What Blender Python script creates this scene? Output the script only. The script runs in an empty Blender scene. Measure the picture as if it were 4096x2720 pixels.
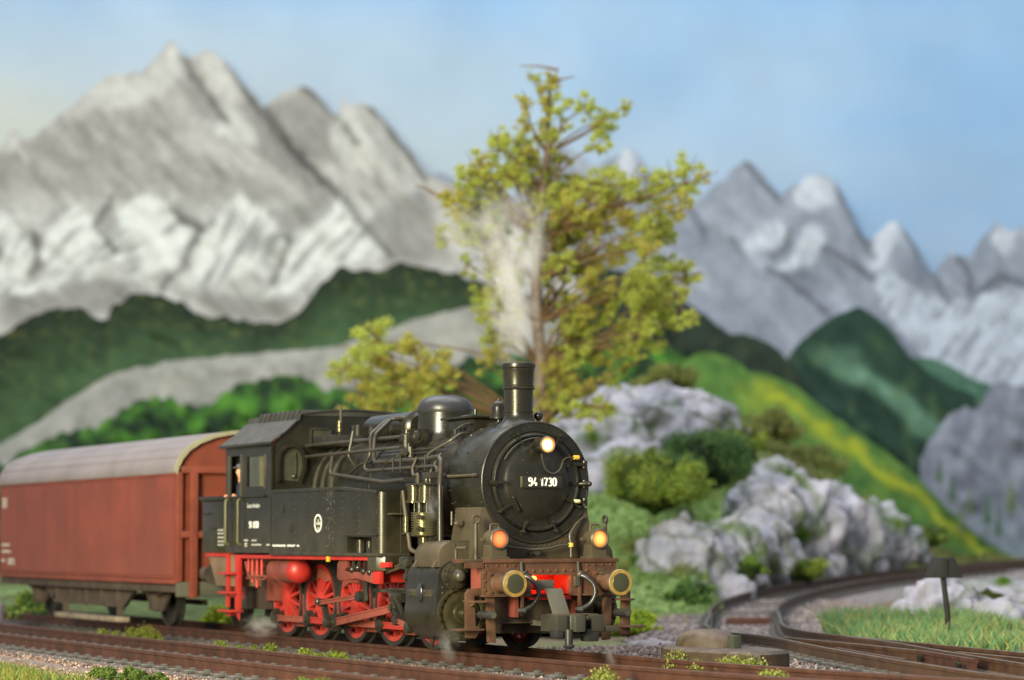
import bpy, bmesh, math, random
import numpy as np
from mathutils import Vector, Matrix, noise as mn

# ------------------------------------------------------------------ camera, light, exposure
# A 1:87 model railway. One unit is one metre of the full-size railway. Rail head is z = 0,
# the locomotive's track runs along X with the engine facing +X and its leading axle at X = 0.
random.seed(7); rng = np.random.default_rng(7)
sc = bpy.context.scene
C = Vector((34.1496, -17.5152, 1.7060))
TH, PI_, RO = math.radians(27.9027), math.radians(4.58734), math.radians(-0.14)
RV = Vector((math.sin(TH), math.cos(TH), 0)); VV = Vector((-math.cos(TH), math.sin(TH), 0)); UP = Vector((0, 0, 1))
v2 = math.cos(PI_) * VV + math.sin(PI_) * UP; u2 = -math.sin(PI_) * VV + math.cos(PI_) * UP
r3 = math.cos(RO) * RV + math.sin(RO) * u2; u3 = -math.sin(RO) * RV + math.cos(RO) * u2
camd = bpy.data.cameras.new('camera'); cam = bpy.data.objects.new('camera', camd); sc.collection.objects.link(cam)
cam.matrix_world = Matrix(((r3.x, u3.x, -v2.x, C.x), (r3.y, u3.y, -v2.y, C.y), (r3.z, u3.z, -v2.z, C.z), (0, 0, 0, 1)))
camd.sensor_width = 36; camd.sensor_fit = 'HORIZONTAL'; camd.lens = 86.7; camd.clip_end = 600; camd.clip_start = .5
camd.dof.use_dof = True; camd.dof.focus_distance = 36.1; camd.dof.aperture_fstop = 0.48
sc.camera = cam
sc.view_settings.view_transform = 'Standard'; sc.view_settings.look = 'None'
sc.view_settings.exposure = 0.0; sc.view_settings.gamma = 1.0
sc.render.engine = 'CYCLES'; sc.cycles.use_denoising = True; sc.cycles.max_bounces = 6
sc.cycles.volume_bounces = 3; sc.cycles.sample_clamp_indirect = 6
wd = bpy.data.worlds.new('World'); sc.world = wd; wd.use_nodes = True
bg = wd.node_tree.nodes['Background']; bg.inputs[0].default_value = (.93, .96, 1.0, 1); bg.inputs[1].default_value = .34

def pl(r, d, z=0.0):
    """layout plan: r metres to the right, d metres away from the front edge of the layout"""
    p = C + RV * float(r) + VV * float(d); return Vector((p.x, p.y, z))

def area(name, loc, target, sx, sy, power, col):
    l = bpy.data.lights.new(name, 'AREA'); l.shape = 'RECTANGLE'; l.size = sx; l.size_y = sy; l.energy = power; l.color = col
    o = bpy.data.objects.new(name, l); sc.collection.objects.link(o); o.location = loc
    o.rotation_euler = (Vector(target) - Vector(loc)).to_track_quat('-Z', 'Y').to_euler(); o['kind'] = 'helper'
    return o
# room lights: a broad warm lamp over the viewer's left shoulder, cool ceiling light over the layout; the strip and the fill are added
area('room_lamp', pl(-27, -12, 19), pl(0, 46, 3), 14, 18, 40000, (1.0, .95, .82))
area('sheen_strip', pl(-13.5, 13, 5.5), (0, 0, 2.4), 3.0, 9, 8500, (1.0, .88, .42))  # unseen yellow strip, added to give the black paint an olive sheen
area('ceiling_light', pl(-6, 62, 62), pl(0, 70, 0), 90, 60, 42000, (.92, .96, 1.0))
area('backdrop_fill', pl(0, 98, 46), pl(0, 141, 13), 100, 8, 13000, (.96, .98, 1.0))  # unseen fill, added to brighten the backdrop

# ------------------------------------------------------------------ mesh helpers
COL = sc.collection
def s(r, g, b):
    f = lambda c: ((c / 255 + .055) / 1.055) ** 2.4 if c > 10 else c / 255 / 12.92
    return (f(r), f(g), f(b))

class MB:
    def __init__(self): self.v = []; self.f = []; self.m = []; self.cm = 0; self.ch = []
    def chunks(self): return self.ch
    def add(self, vs, fs):
        o = len(self.v); self.v += [tuple(p) for p in vs]
        f0 = len(self.f)
        for q in fs: self.f.append(tuple(i + o for i in q)); self.m.append(self.cm)
        self.ch.append((o, len(self.v), f0, len(self.f)))
        return self
    def box(self, x0, x1, y0, y1, z0, z1):
        return self.add([(x, y, z) for x in (x0, x1) for y in (y0, y1) for z in (z0, z1)],
                        [(0, 1, 3, 2), (4, 6, 7, 5), (0, 4, 5, 1), (2, 3, 7, 6), (0, 2, 6, 4), (1, 5, 7, 3)])
    def obox(self, c, h, ax):
        c = Vector(c); A = [Vector(a) for a in ax]
        return self.add([c + sx * h[0] * A[0] + sy * h[1] * A[1] + sz * h[2] * A[2] for sx in (-1, 1) for sy in (-1, 1) for sz in (-1, 1)],
                        [(0, 1, 3, 2), (4, 6, 7, 5), (0, 4, 5, 1), (2, 3, 7, 6), (0, 2, 6, 4), (1, 5, 7, 3)])
    def bar(self, p0, p1, w, h, up=(0, 0, 1)):
        p0, p1 = Vector(p0), Vector(p1); d = (p1 - p0); L = d.length; d.normalize()
        sd = d.cross(Vector(up)); sd.normalize(); u = sd.cross(d)
        return self.obox((p0 + p1) / 2, (L / 2, w / 2, h / 2), (d, sd, u))
    def lathe(self, prof, o=(0, 0, 0), axis='x', n=32, a0=0.0, a1=2 * math.pi, cap=True):
        o = Vector(o); E = {'x': ((1, 0, 0), (0, 1, 0), (0, 0, 1)), 'y': ((0, 1, 0), (0, 0, 1), (1, 0, 0)), 'z': ((0, 0, 1), (1, 0, 0), (0, 1, 0))}
        if isinstance(axis, str): A, B, D = [Vector(q) for q in E[axis]]
        else:
            A = Vector(axis).normalized(); B = A.orthogonal().normalized(); D = A.cross(B)
        full = abs(a1 - a0 - 2 * math.pi) < 1e-6; m = n if full else n + 1
        vs = []; 
        for t, r in prof:
            for k in range(m):
                a = a0 + (a1 - a0) * k / n; vs.append(o + A * t + (B * math.cos(a) + D * math.sin(a)) * max(r, 1e-4))
        fs = []
        for i in range(len(prof) - 1):
            for k in range(n):
                k2 = (k + 1) % m
                fs.append((i * m + k, i * m + k2, (i + 1) * m + k2, (i + 1) * m + k))
        if full and cap:
            fs.append(tuple(range(m - 1, -1, -1))); fs.append(tuple((len(prof) - 1) * m + k for k in range(m)))
        return self.add(vs, fs)
    def cyl(self, p0, p1, r0, r1=None, n=14):
        p0, p1 = Vector(p0), Vector(p1); d = p1 - p0
        return self.lathe([(0, r0), (d.length, r0 if r1 is None else r1)], p0, d, n)
    def tube(self, pts, r, n=8, fil=0.0, r1=None):
        P = [Vector(p) for p in pts]
        if fil > 0 and len(P) > 2:
            Q = [P[0]]
            for a, b, c in zip(P, P[1:], P[2:]):
                d1 = (a - b); d2 = (c - b); q = min(fil, d1.length * .45, d2.length * .45)
                A_, B_ = b + d1.normalized() * q, b + d2.normalized() * q
                for k in range(5):
                    t = k / 4; Q.append(A_ * (1 - t) ** 2 + b * 2 * t * (1 - t) + B_ * t * t)
            P = Q + [P[-1]]
        vs = []; nrm = None; N = len(P)
        for i in range(N):
            t = (P[min(i + 1, N - 1)] - P[max(i - 1, 0)])
            if t.length < 1e-9: t = Vector((0, 0, 1))
            t.normalize()
            if nrm is None: nrm = t.orthogonal().normalized()
            else:
                nrm = nrm - t * nrm.dot(t)
                if nrm.length < 1e-6: nrm = t.orthogonal()
                nrm.normalize()
            bn = t.cross(nrm); rr = r if r1 is None else r + (r1 - r) * i / (N - 1)
            for k in range(n):
                a = 2 * math.pi * k / n; vs.append(P[i] + (nrm * math.cos(a) + bn * math.sin(a)) * rr)
        fs = [(i * n + k, i * n + (k + 1) % n, (i + 1) * n + (k + 1) % n, (i + 1) * n + k) for i in range(N - 1) for k in range(n)]
        fs += [tuple(range(n - 1, -1, -1)), tuple((N - 1) * n + k for k in range(n))]
        return self.add(vs, fs)
    def prism(self, poly, axis, a, b):
        mk = {'x': lambda t, p: (t, p[0], p[1]), 'y': lambda t, p: (p[0], t, p[1]), 'z': lambda t, p: (p[0], p[1], t)}[axis]
        n = len(poly)
        return self.add([mk(a, p) for p in poly] + [mk(b, p) for p in poly],
                        [tuple(range(n - 1, -1, -1)), tuple(range(n, 2 * n))] + [(k, (k + 1) % n, n + (k + 1) % n, n + k) for k in range(n)])
    def ball(self, c, r, nu=16, nv=9):
        rx, ry, rz = r if hasattr(r, '__len__') else (r, r, r); vs = [(c[0], c[1], c[2] - rz)]; fs = []
        for i in range(1, nv):
            p = -math.pi / 2 + math.pi * i / nv
            for k in range(nu):
                a = 2 * math.pi * k / nu; vs.append((c[0] + rx * math.cos(p) * math.cos(a), c[1] + ry * math.cos(p) * math.sin(a), c[2] + rz * math.sin(p)))
        vs.append((c[0], c[1], c[2] + rz)); T = len(vs) - 1
        for k in range(nu):
            fs.append((0, 1 + (k + 1) % nu, 1 + k)); fs.append((T, 1 + (nv - 2) * nu + k, 1 + (nv - 2) * nu + (k + 1) % nu))
            for i in range(nv - 2):
                b = 1 + i * nu; fs.append((b + k, b + (k + 1) % nu, b + nu + (k + 1) % nu, b + nu + k))
        return self.add(vs, fs)
    def rivet(self, p, ax, r=.016, h=.012):
        p = Vector(p); A = Vector(ax).normalized(); B = A.orthogonal().normalized(); D = A.cross(B)
        vs = [p + (B * math.cos(k * 1.0472) + D * math.sin(k * 1.0472)) * r for k in range(6)] + \
             [p + A * h + (B * math.cos(k * 1.0472) + D * math.sin(k * 1.0472)) * r * .55 for k in range(6)]
        return self.add(vs, [(k, (k + 1) % 6, 6 + (k + 1) % 6, 6 + k) for k in range(6)] + [tuple(range(6, 12))])

ROOT = {}
def PP(name, mb, mats, parent=None, bevel=0, ang=35):
    for a, b, fa, fb_ in mb.chunks():
        q = MB(); q.v = mb.v[a:b]; q.f = [tuple(i - a for i in f) for f in mb.f[fa:fb_]]; q.m = [0] * len(q.f); P(name, q, mats, parent, bevel, ang)

def root(name, loc, label, cat, group=None):
    o = bpy.data.objects.new(name, None); COL.objects.link(o); o.location = loc; o.empty_display_size = .2
    ROOT[o] = Vector(loc); tag(o, label, cat, group); return o
def tag(o, label=None, cat=None, group=None, kind=None):
    if label: o['label'] = label
    if cat: o['category'] = cat
    if group: o['group'] = group
    if kind: o['kind'] = kind
    return o
def link(o, parent, loc=None):
    COL.objects.link(o)
    if loc is not None: o.location = loc
    if parent is not None:
        o.parent = parent
        if parent in ROOT: o.matrix_parent_inverse = Matrix.Translation(-ROOT[parent])
    return o
def mesh(mb, name, mats, bevel=0, ang=35, recalc=True):
    me = bpy.data.meshes.new(name); me.from_pydata(mb.v, [], mb.f)
    for m in (mats if isinstance(mats, (list, tuple)) else [mats]): me.materials.append(m)
    if any(mb.m): me.polygons.foreach_set('material_index', mb.m)
    if recalc or bevel:
        b = bmesh.new(); b.from_mesh(me)
        if recalc: bmesh.ops.recalc_face_normals(b, faces=b.faces)
        if bevel:
            es = [e for e in b.edges if len(e.link_faces) == 2 and e.calc_face_angle(0) > .5]
            bmesh.ops.bevel(b, geom=es, offset=bevel, segments=2, affect='EDGES', profile=.6, clamp_overlap=True)
        b.to_mesh(me); b.free()
    me.shade_smooth(); me.set_sharp_from_angle(angle=math.radians(ang))
    return me
def P(name, mb, mats, parent=None, bevel=0, ang=35, loc=None, label=None, recalc=True):
    o = bpy.data.objects.new(name, mesh(mb, name, mats, bevel, ang, recalc)); link(o, parent, loc)
    if label: o['label'] = label
    return o
def again(o, parent, loc):
    c = o.copy(); link(c, parent, loc); return c

# ------------------------------------------------------------------ materials
def mat(name, col, rough=.5, metal=0.0, var=.2, vs=2.5, bump=0.0, bs=30, dust=None, du=.3, low=None, spec=.62, speck=0.0, coat=0.0, streak=None):
    m = bpy.data.materials.new(name); m.use_nodes = True; nt = m.node_tree; N = nt.nodes; L = nt.links
    b = N['Principled BSDF']; b.inputs['Roughness'].default_value = rough; b.inputs['Metallic'].default_value = metal
    b.inputs['Specular IOR Level'].default_value = spec; b.inputs['Coat Weight'].default_value = coat
    tc = N.new('ShaderNodeTexCoord')
    def nz(scale, det=4, vec=None):
        n = N.new('ShaderNodeTexNoise'); n.inputs['Scale'].default_value = scale; n.inputs['Detail'].default_value = det
        L.new(vec or tc.outputs['Object'], n.inputs['Vector']); return n.outputs['Fac']
    def ramp(src, a, z_):
        r = N.new('ShaderNodeMapRange'); r.inputs[1].default_value = a; r.inputs[2].default_value = z_; L.new(src, r.inputs[0]); return r.outputs[0]
    def mix(fac, A, B):
        x = N.new('ShaderNodeMix'); x.data_type = 'RGBA'
        if isinstance(fac, float): x.inputs[0].default_value = fac
        else: L.new(fac, x.inputs[0])
        for i, q in ((6, A), (7, B)):
            if isinstance(q, tuple): x.inputs[i].default_value = (*q, 1)
            else: L.new(q, x.inputs[i])
        return x.outputs[2]
    def mul(a, k):
        q = N.new('ShaderNodeMath'); q.operation = 'MULTIPLY'; L.new(a, q.inputs[0])
        if isinstance(k, (int, float)): q.inputs[1].default_value = k
        else: L.new(k, q.inputs[1])
        return q.outputs[0]
    lo = tuple(c * (1 - var) for c in col); hi = tuple(min(1, c * (1 + var)) for c in col)
    out = mix(ramp(nz(vs), .3, .7), lo, hi)
    if streak:
        mp = N.new('ShaderNodeMapping'); mp.inputs['Scale'].default_value = streak[1]; L.new(tc.outputs['Object'], mp.inputs[0])
        out = mix(mul(ramp(nz(1.0, 3, mp.outputs[0]), .42, .72), streak[2]), out, streak[0])
    if low:                                        # track dirt thrown up from below: (colour, z where it ends, amount)
        sp = N.new('ShaderNodeSeparateXYZ'); ge = N.new('ShaderNodeNewGeometry'); L.new(ge.outputs['Position'], sp.inputs[0])
        out = mix(mul(mul(ramp(sp.outputs[2], low[1], low[1] - 1.3), ramp(nz(3.1), .25, .6)), low[2]), out, low[0])
    if dust:
        ge = N.new('ShaderNodeNewGeometry'); sp = N.new('ShaderNodeSeparateXYZ'); L.new(ge.outputs['Normal'], sp.inputs[0])
        out = mix(mul(mul(ramp(sp.outputs[2], .15, 1.0), ramp(nz(5.0), .2, .75)), du), out, dust)
    if speck:
        vo = N.new('ShaderNodeTexVoronoi'); vo.inputs['Scale'].default_value = 9; L.new(tc.outputs['Object'], vo.inputs['Vector'])
        out = mix(mul(ramp(vo.outputs['Distance'], .09, .04), speck), out, (.30, .29, .26))
    L.new(out, b.inputs['Base Color'])
    rr = N.new('ShaderNodeMapRange'); rr.inputs[3].default_value = max(.02, rough - .09); rr.inputs[4].default_value = min(1, rough + .09)
    L.new(nz(6.0), rr.inputs[0]); L.new(rr.outputs[0], b.inputs['Roughness'])
    if bump:
        bp = N.new('ShaderNodeBump'); bp.inputs['Strength'].default_value = bump; bp.inputs['Distance'].default_value = .02
        L.new(nz(bs, 6), bp.inputs['Height']); L.new(bp.outputs[0], b.inputs['Normal'])
    return m
def emit(name, col, st):
    m = bpy.data.materials.new(name); m.use_nodes = True; b = m.node_tree.nodes['Principled BSDF']
    b.inputs['Base Color'].default_value = (*col, 1); b.inputs['Emission Color'].default_value = (*col, 1); b.inputs['Emission Strength'].default_value = st
    b.inputs['Roughness'].default_value = .15; return m
def lensmat(name, c, r, core, rim, st):
    m = bpy.data.materials.new(name); m.use_nodes = True; N = m.node_tree.nodes; L = m.node_tree.links; b = N['Principled BSDF']
    ge = N.new('ShaderNodeNewGeometry'); d = N.new('ShaderNodeVectorMath'); d.operation = 'DISTANCE'; d.inputs[1].default_value = c; L.new(ge.outputs['Position'], d.inputs[0])
    cr = N.new('ShaderNodeValToRGB'); cr.color_ramp.elements[0].position = .45; cr.color_ramp.elements[0].color = (*core, 1); cr.color_ramp.elements[1].position = .95; cr.color_ramp.elements[1].color = (*rim, 1)
    q = N.new('ShaderNodeMath'); q.operation = 'DIVIDE'; q.inputs[1].default_value = r; L.new(d.outputs['Value'], q.inputs[0]); L.new(q.outputs[0], cr.inputs[0])
    L.new(cr.outputs[0], b.inputs['Emission Color']); b.inputs['Emission Strength'].default_value = st; b.inputs['Base Color'].default_value = (.12, .03, .005, 1); b.inputs['Roughness'].default_value = .12; return m
def vcol(name, rough=.9, nscale=6.0, namt=.18, bump=.0, bs=8, trans=0.0):
    m = bpy.data.materials.new(name); m.use_nodes = True; nt = m.node_tree; N = nt.nodes; L = nt.links; b = N['Principled BSDF']
    a = N.new('ShaderNodeAttribute'); a.attribute_name = 'Col'; tc = N.new('ShaderNodeTexCoord')
    n = N.new('ShaderNodeTexNoise'); n.inputs['Scale'].default_value = nscale; n.inputs['Detail'].default_value = 5; L.new(tc.outputs['Object'], n.inputs[0])
    r = N.new('ShaderNodeMapRange'); r.inputs[1].default_value = .3; r.inputs[2].default_value = .7; r.inputs[3].default_value = 1 - namt; r.inputs[4].default_value = 1 + namt
    L.new(n.outputs['Fac'], r.inputs[0]); x = N.new('ShaderNodeVectorMath'); x.operation = 'SCALE'; L.new(a.outputs['Color'], x.inputs[0]); L.new(r.outputs[0], x.inputs['Scale'])
    L.new(x.outputs[0], b.inputs['Base Color']); b.inputs['Roughness'].default_value = rough; b.inputs['Specular IOR Level'].default_value = .2
    if bump:
        bp = N.new('ShaderNodeBump'); bp.inputs['Strength'].default_value = bump; bp.inputs['Distance'].default_value = .1
        n2 = N.new('ShaderNodeTexNoise'); n2.inputs['Scale'].default_value = bs; n2.inputs['Detail'].default_value = 6; L.new(tc.outputs['Object'], n2.inputs[0])
        L.new(n2.outputs['Fac'], bp.inputs['Height']); L.new(bp.outputs[0], b.inputs['Normal'])
    if trans:
        t = N.new('ShaderNodeBsdfTranslucent'); L.new(x.outputs[0], t.inputs[0]); ms = N.new('ShaderNodeMixShader'); ms.inputs[0].default_value = trans
        L.new(b.outputs[0], ms.inputs[1]); L.new(t.outputs[0], ms.inputs[2]); L.new(ms.outputs[0], N['Material Output'].inputs[0])
    return m
def arrmesh(name, V, F, mats, cols=None, smooth=False):
    """numpy vertices (n,3), faces (m,k) of one size, per-vertex colours"""
    V = np.asarray(V, np.float32); F = np.asarray(F, np.int32); me = bpy.data.meshes.new(name); k = F.shape[1]
    me.vertices.add(len(V)); me.vertices.foreach_set('co', V.ravel()); me.loops.add(F.size); me.loops.foreach_set('vertex_index', F.ravel())
    me.polygons.add(len(F)); me.polygons.foreach_set('loop_start', np.arange(0, F.size, k, dtype=np.int32)); me.polygons.foreach_set('loop_total', np.full(len(F), k, np.int32))
    me.update(calc_edges=True); me.validate()
    for m in (mats if isinstance(mats, (list, tuple)) else [mats]): me.materials.append(m)
    if cols is not None:
        a = me.color_attributes.new('Col', 'FLOAT_COLOR', 'POINT'); c = np.ones((len(V), 4), np.float32); c[:, :3] = cols; a.data.foreach_set('color', c.ravel())
    if smooth: me.shade_smooth()
    return me
def A(name, V, F, mats, cols=None, parent=None, smooth=False, loc=None):
    o = bpy.data.objects.new(name, arrmesh(name, V, F, mats, cols, smooth)); return link(o, parent, loc)

DUST = (.19, .165, .125); MUD = (.15, .12, .068)
M = dict(
 black=mat('satin_black_paint', (.016, .015, .009), .29, var=.3, bump=.045, bs=55, dust=DUST, du=.26, speck=.35, low=(MUD, 2.3, .34)),
 blackhi=mat('satin_black_top', (.016, .0155, .011), .28, var=.25, bump=.05, bs=60, dust=DUST, du=.22, speck=.4),
 dull=mat('dusty_black', (.020, .019, .016), .58, var=.3, bump=.12, bs=50, dust=DUST, du=.5, low=(MUD, 2.0, .5)),
 roof=mat('cab_roof_grey', (.042, .042, .042), .6, var=.25, bump=.15, bs=40, dust=(.19, .18, .17), du=.5),
 brown=mat('dust_brown_paint', (.070, .055, .034), .50, var=.25, bump=.08, bs=45, dust=(.20, .16, .11), du=.45),
 beam=mat('weathered_red_brown', (.105, .048, .028), .48, var=.4, vs=3, bump=.08, bs=40, dust=(.17, .125, .08), du=.4, low=((.13, .09, .05), 1.5, .35)),
 red=mat('frame_red', (.50, .028, .021), .44, var=.2, bump=.05, bs=40, dust=(.24, .14, .10), du=.4, low=((.22, .055, .036), 1.2, .55)),
 redd=mat('dusty_red', (.24, .060, .042), .5, var=.28, bump=.08, bs=40, dust=(.22, .15, .11), du=.45),
 steel=mat('dark_oiled_steel', (.055, .052, .042), .26, .5, var=.35, bump=.05, bs=30, dust=DUST, du=.2),
 tyre=mat('tyre_steel', (.035, .034, .030), .42, .3, var=.3),
 bright=mat('polished_alloy', (.13, .12, .075), .22, .75, var=.25, dust=DUST, du=.25),
 brass=mat('brass_ring', (.62, .40, .11), .30, .55, var=.25, vs=12),
 lead=mat('dull_lead', (.11, .105, .085), .4, .4, var=.25),
 white=mat('white_lettering', (.80, .82, .80), .5, var=.06),
 faint=mat('worn_white_lettering', (.50, .48, .44), .6, var=.25, vs=8),
 yellow=mat('yellow_cap', (.80, .50, .05), .45, var=.1),
 cream=mat('pale_cap', (.75, .72, .45), .45, var=.1),
 hose=mat('rubber_hose', (.03, .03, .032), .32, var=.2, dust=DUST, du=.25),
 coup=mat('coupler_black', (.045, .045, .036), .36, var=.3, bump=.15, bs=30, dust=(.26, .19, .13), du=.35),
 strap=mat('coupler_strap', (.13, .125, .105), .5, var=.1, bump=.15, bs=80),
 glass=mat('dusty_window', (.06, .065, .045), .12, var=.25, spec=.8),
 cyl=mat('cylinder_black', (.014, .014, .012), .34, var=.3, bump=.06, bs=50, dust=DUST, du=.4, low=(MUD, 1.2, .2)), pipe=mat('pipe_grey', (.042, .037, .030), .36, var=.25, dust=DUST, du=.4),
 lens=emit('lamp_lens_white', (1.0, .66, .30), 5.5), lens2=emit('lamp_lens_orange', (1.0, .30, .07), 2.2), lens3=emit('lamp_lens_amber', (1.0, .50, .12), 2.6),
 led=emit('red_bulb', (1.0, .16, .03), 9.0),
 wag=mat('oxide_red_wagon', (.26, .056, .034), .5, var=.14, vs=1.2, bump=.05, bs=30, streak=((.13, .043, .031), (1.6, 1.6, .10), .45), low=((.24, .075, .04), 2.0, .35)),
 wagl=mat('oxide_red_trim', (.215, .048, .025), .55, var=.2, bump=.05),
 wagd=mat('underframe_dirt', (.075, .054, .039), .75, var=.35, bump=.2, bs=25, dust=(.28, .2, .14), du=.5),
 wroof=mat('wagon_roof', (.285, .248, .262), .55, var=.14, vs=1.0, bump=.08, bs=25, streak=((.33, .29, .30), (.12, 5, 5), .5), dust=(.32, .275, .285), du=.3),
 wtrim=mat('roof_edge_cream', (.36, .335, .22), .55, var=.15),
 rail=mat('rusty_rail', (.072, .029, .019), .5, .1, var=.35, vs=4, bump=.15, bs=40, dust=(.16, .085, .055), du=.6),
 railg=mat('worn_rail', (.085, .045, .028), .42, .2, var=.35, vs=3, bump=.12, bs=40, dust=(.24, .19, .13), du=.8),
 sleeper=mat('grey_sleeper', (.075, .07, .072), .8, var=.4, vs=6, bump=.4, bs=20, dust=(.26, .22, .2), du=.7),
 chair=mat('rail_chair', (.075, .075, .078), .7, var=.4, vs=9, bump=.3, bs=30, dust=(.34, .27, .21), du=.75),
 skin=mat('skin', (.78, .38, .22), .5, var=.05), cloth=mat('work_clothes', (.03, .035, .06), .8, var=.2), cap=mat('cap', (.12, .12, .14), .7, var=.2),
 vleaf=vcol('foliage', .75, 9, .15, trans=.42), vrock=vcol('rock', .9, 2.2, .12, .35, 4), vstone=vcol('ballast_stones', .9, 30, .25), vpaint=vcol('painted_scenery', .95, 1.6, .12, .06, 2.0), vsky=vcol('painted_sky', .95, .16, .06), vland=vcol('turf', .95, 4.0, .35, .8, 6),
 bark=mat('bark', (.26, .20, .165), .85, var=.35, vs=6, bump=.6, bs=14), twig=mat('twig', (.21, .125, .06), .8, var=.3, vs=6))

# ------------------------------------------------------------------ the locomotive
ZB = 2.53
loco = root('steam_locomotive', (-2.6, 0, 0), 'black tank steam locomotive with red wheels and lit headlamps', 'locomotive')
def pipe(name, pts, r, m, fil=.08, parent=None, n=8): return P(name, MB().tube(pts, r, n, fil), m, parent or loco, ang=60)

# boiler, smokebox and what stands on them
boil = P('boiler', MB().lathe([(-4.9, .84), (-4.0, .84), (-3.95, .80), (.62, .80)], (0, 0, ZB), 'x', 56), M['black'], loco)
for x in (-4.55, -4.22, -3.93, -2.45, -.35):
    q = .846 if x < -3.94 else .806
    P('boiler_band', MB().lathe([(-.03, q), (-.026, q + .012), (.026, q + .012), (.03, q)], (x, 0, ZB), 'x', 56), M['lead'] if x < -3.9 else M['black'], boil)
smo = P('smokebox', MB().lathe([(.60, .80), (.60, .875), (.64, .896), (1.79, .896), (1.815, .885), (1.82, .76), (1.80, .74)], (0, 0, ZB), 'x', 72), M['blackhi'], loco)
P('front_rim', MB().lathe([(1.775, .898), (1.785, .912), (1.815, .912), (1.824, .90), (1.824, .885), (1.815, .88)], (0, 0, ZB), 'x', 72, cap=False), M['black'], smo)
mb = MB()
for k in range(14):
    a = math.radians(100 + k * 12.5)
    for x in (.72, 1.70): mb.rivet((x, math.cos(a) * .896, ZB + math.sin(a) * .896), (0, math.cos(a), math.sin(a)), .017, .014)
for x, a in ((1.05, 205), (1.15, 205), (1.25, 203), (1.5, 160), (1.12, 150), (1.02, 170)):
    a = math.radians(a); mb.rivet((x, math.cos(a) * .896, ZB + math.sin(a) * .896), (0, math.cos(a), math.sin(a)), .02, .02)
tag(P('rivets', mb, M['blackhi'], smo), kind='stuff')
door = P('smokebox_door', MB().lathe([(1.80, .745), (1.845, .735), (1.868, .715), (1.868, .69), (1.845, .675), (1.842, .62), (1.862, .555), (1.875, .54), (1.895, .50), (1.94, .38), (1.97, .25), (1.985, .12), (1.99, 0)], (0, 0, ZB), 'x', 72), M['blackhi'], loco)
for a in (116, 62, 214, 250, 292, 332):
    t = math.radians(a); c, q = math.cos(t), math.sin(t); e = Vector((0, c, q)); mb = MB()
    mb.bar(Vector((1.90, 0, ZB)) + e * .63, Vector((1.90, 0, ZB)) + e * .79, .026, .024, (1, 0, 0)).cyl(Vector((1.83, 0, ZB)) + e * .78, Vector((1.95, 0, ZB)) + e * .78, .025, n=8)
    mb.cyl(Vector((1.90, 0, ZB)) + e * .64, Vector((1.95, 0, ZB)) + e * .64, .024, n=8)
    P('door_clamp', mb, M['black'], door, .006)
mb = MB().cyl((1.83, -.755, ZB - .02), (1.97, -.755, ZB - .02), .045, n=10).bar((1.93, -.80, ZB - .02), (1.98, -.58, ZB), .035, .035, (1, 0, 0)); P('door_latch', mb, M['black'], door, .006)
for z in (.27, -.02, -.29):
    mb = MB().box(1.84, 1.93, .60, .80, ZB + z - .026, ZB + z + .026).cyl((1.88, .80, ZB + z - .06), (1.88, .80, ZB + z + .06), .045, n=12)
    if z == -.02: mb.cyl((1.9, .70, ZB + z), (1.99, .82, ZB + z), .035, n=10).ball((1.99, .82, ZB + z), .042, 10, 7)
    P('hinge', mb, M['black'], door, .008)
pipe('door_handrail', [(1.87, -.44, ZB - .22), (1.93, -.44, ZB - .22), (1.94, -.34, ZB - .43), (1.88, -.34, ZB - .43)], .013, M['black'], .02, door)
pipe('grab_rail', [Vector((1.90, math.cos(math.radians(a)) * .66, ZB + math.sin(math.radians(a)) * .66)) for a in range(150, 20, -10)], .010, M['lead'], 0, door)
pl_ = P('number_plate', MB().box(1.96, 2.03, -.335, .335, ZB - .085, ZB + .085), M['dull'], door, .006)
P('plate_edge', MB().box(1.97, 2.036, -.342, -.318, ZB - .08, ZB + .08), M['bright'], pl_)
ar = lambda cx, cy, rx, ry, a0, a1, n=9: [(cx + rx * math.cos(math.radians(a0 + (a1 - a0) * k / (n - 1))), cy + ry * math.sin(math.radians(a0 + (a1 - a0) * k / (n - 1)))) for k in range(n)]
GL = {'9': [ar(.25, .75, .2, .2, -60, 300, 15), [(.45, .75)] + [(.45, .3)] + ar(.25, .25, .2, .2, 0, -160, 7)],
      '4': [[(.33, .97), (.06, .27), (.50, .27)], [(.38, .45), (.38, .05)]], '1': [[(.08, .72), (.30, .93), (.30, .05)]],
      '7': [[(.05, .93), (.46, .93), (.2, .05)]], '3': [ar(.24, .73, .2, .2, 150, -80, 9) + ar(.24, .28, .22, .24, 80, -150, 9)],
      '0': [ar(.25, .72, .2, .22, 0, 180, 7) + ar(.25, .28, .2, .22, 180, 360, 7) + [(.45, .72)]]}
def digits(txt, h, to3, r, parent, name, m):
    x = 0.0; mb = MB()
    for ch in txt:
        if ch == ' ': x += .34; continue
        for st in GL[ch]: mb.tube([to3((x + a) * h, b * h) for a, b in st], r, 6)
        x += .60 if ch != '1' else .50
    return P(name, mb, m, parent, ang=60)
digits('94 1730', .126, lambda a, b: (2.031, -.235 + a, ZB - .063 + b), .0155, pl_, 'plate_number', M['white'])

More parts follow.
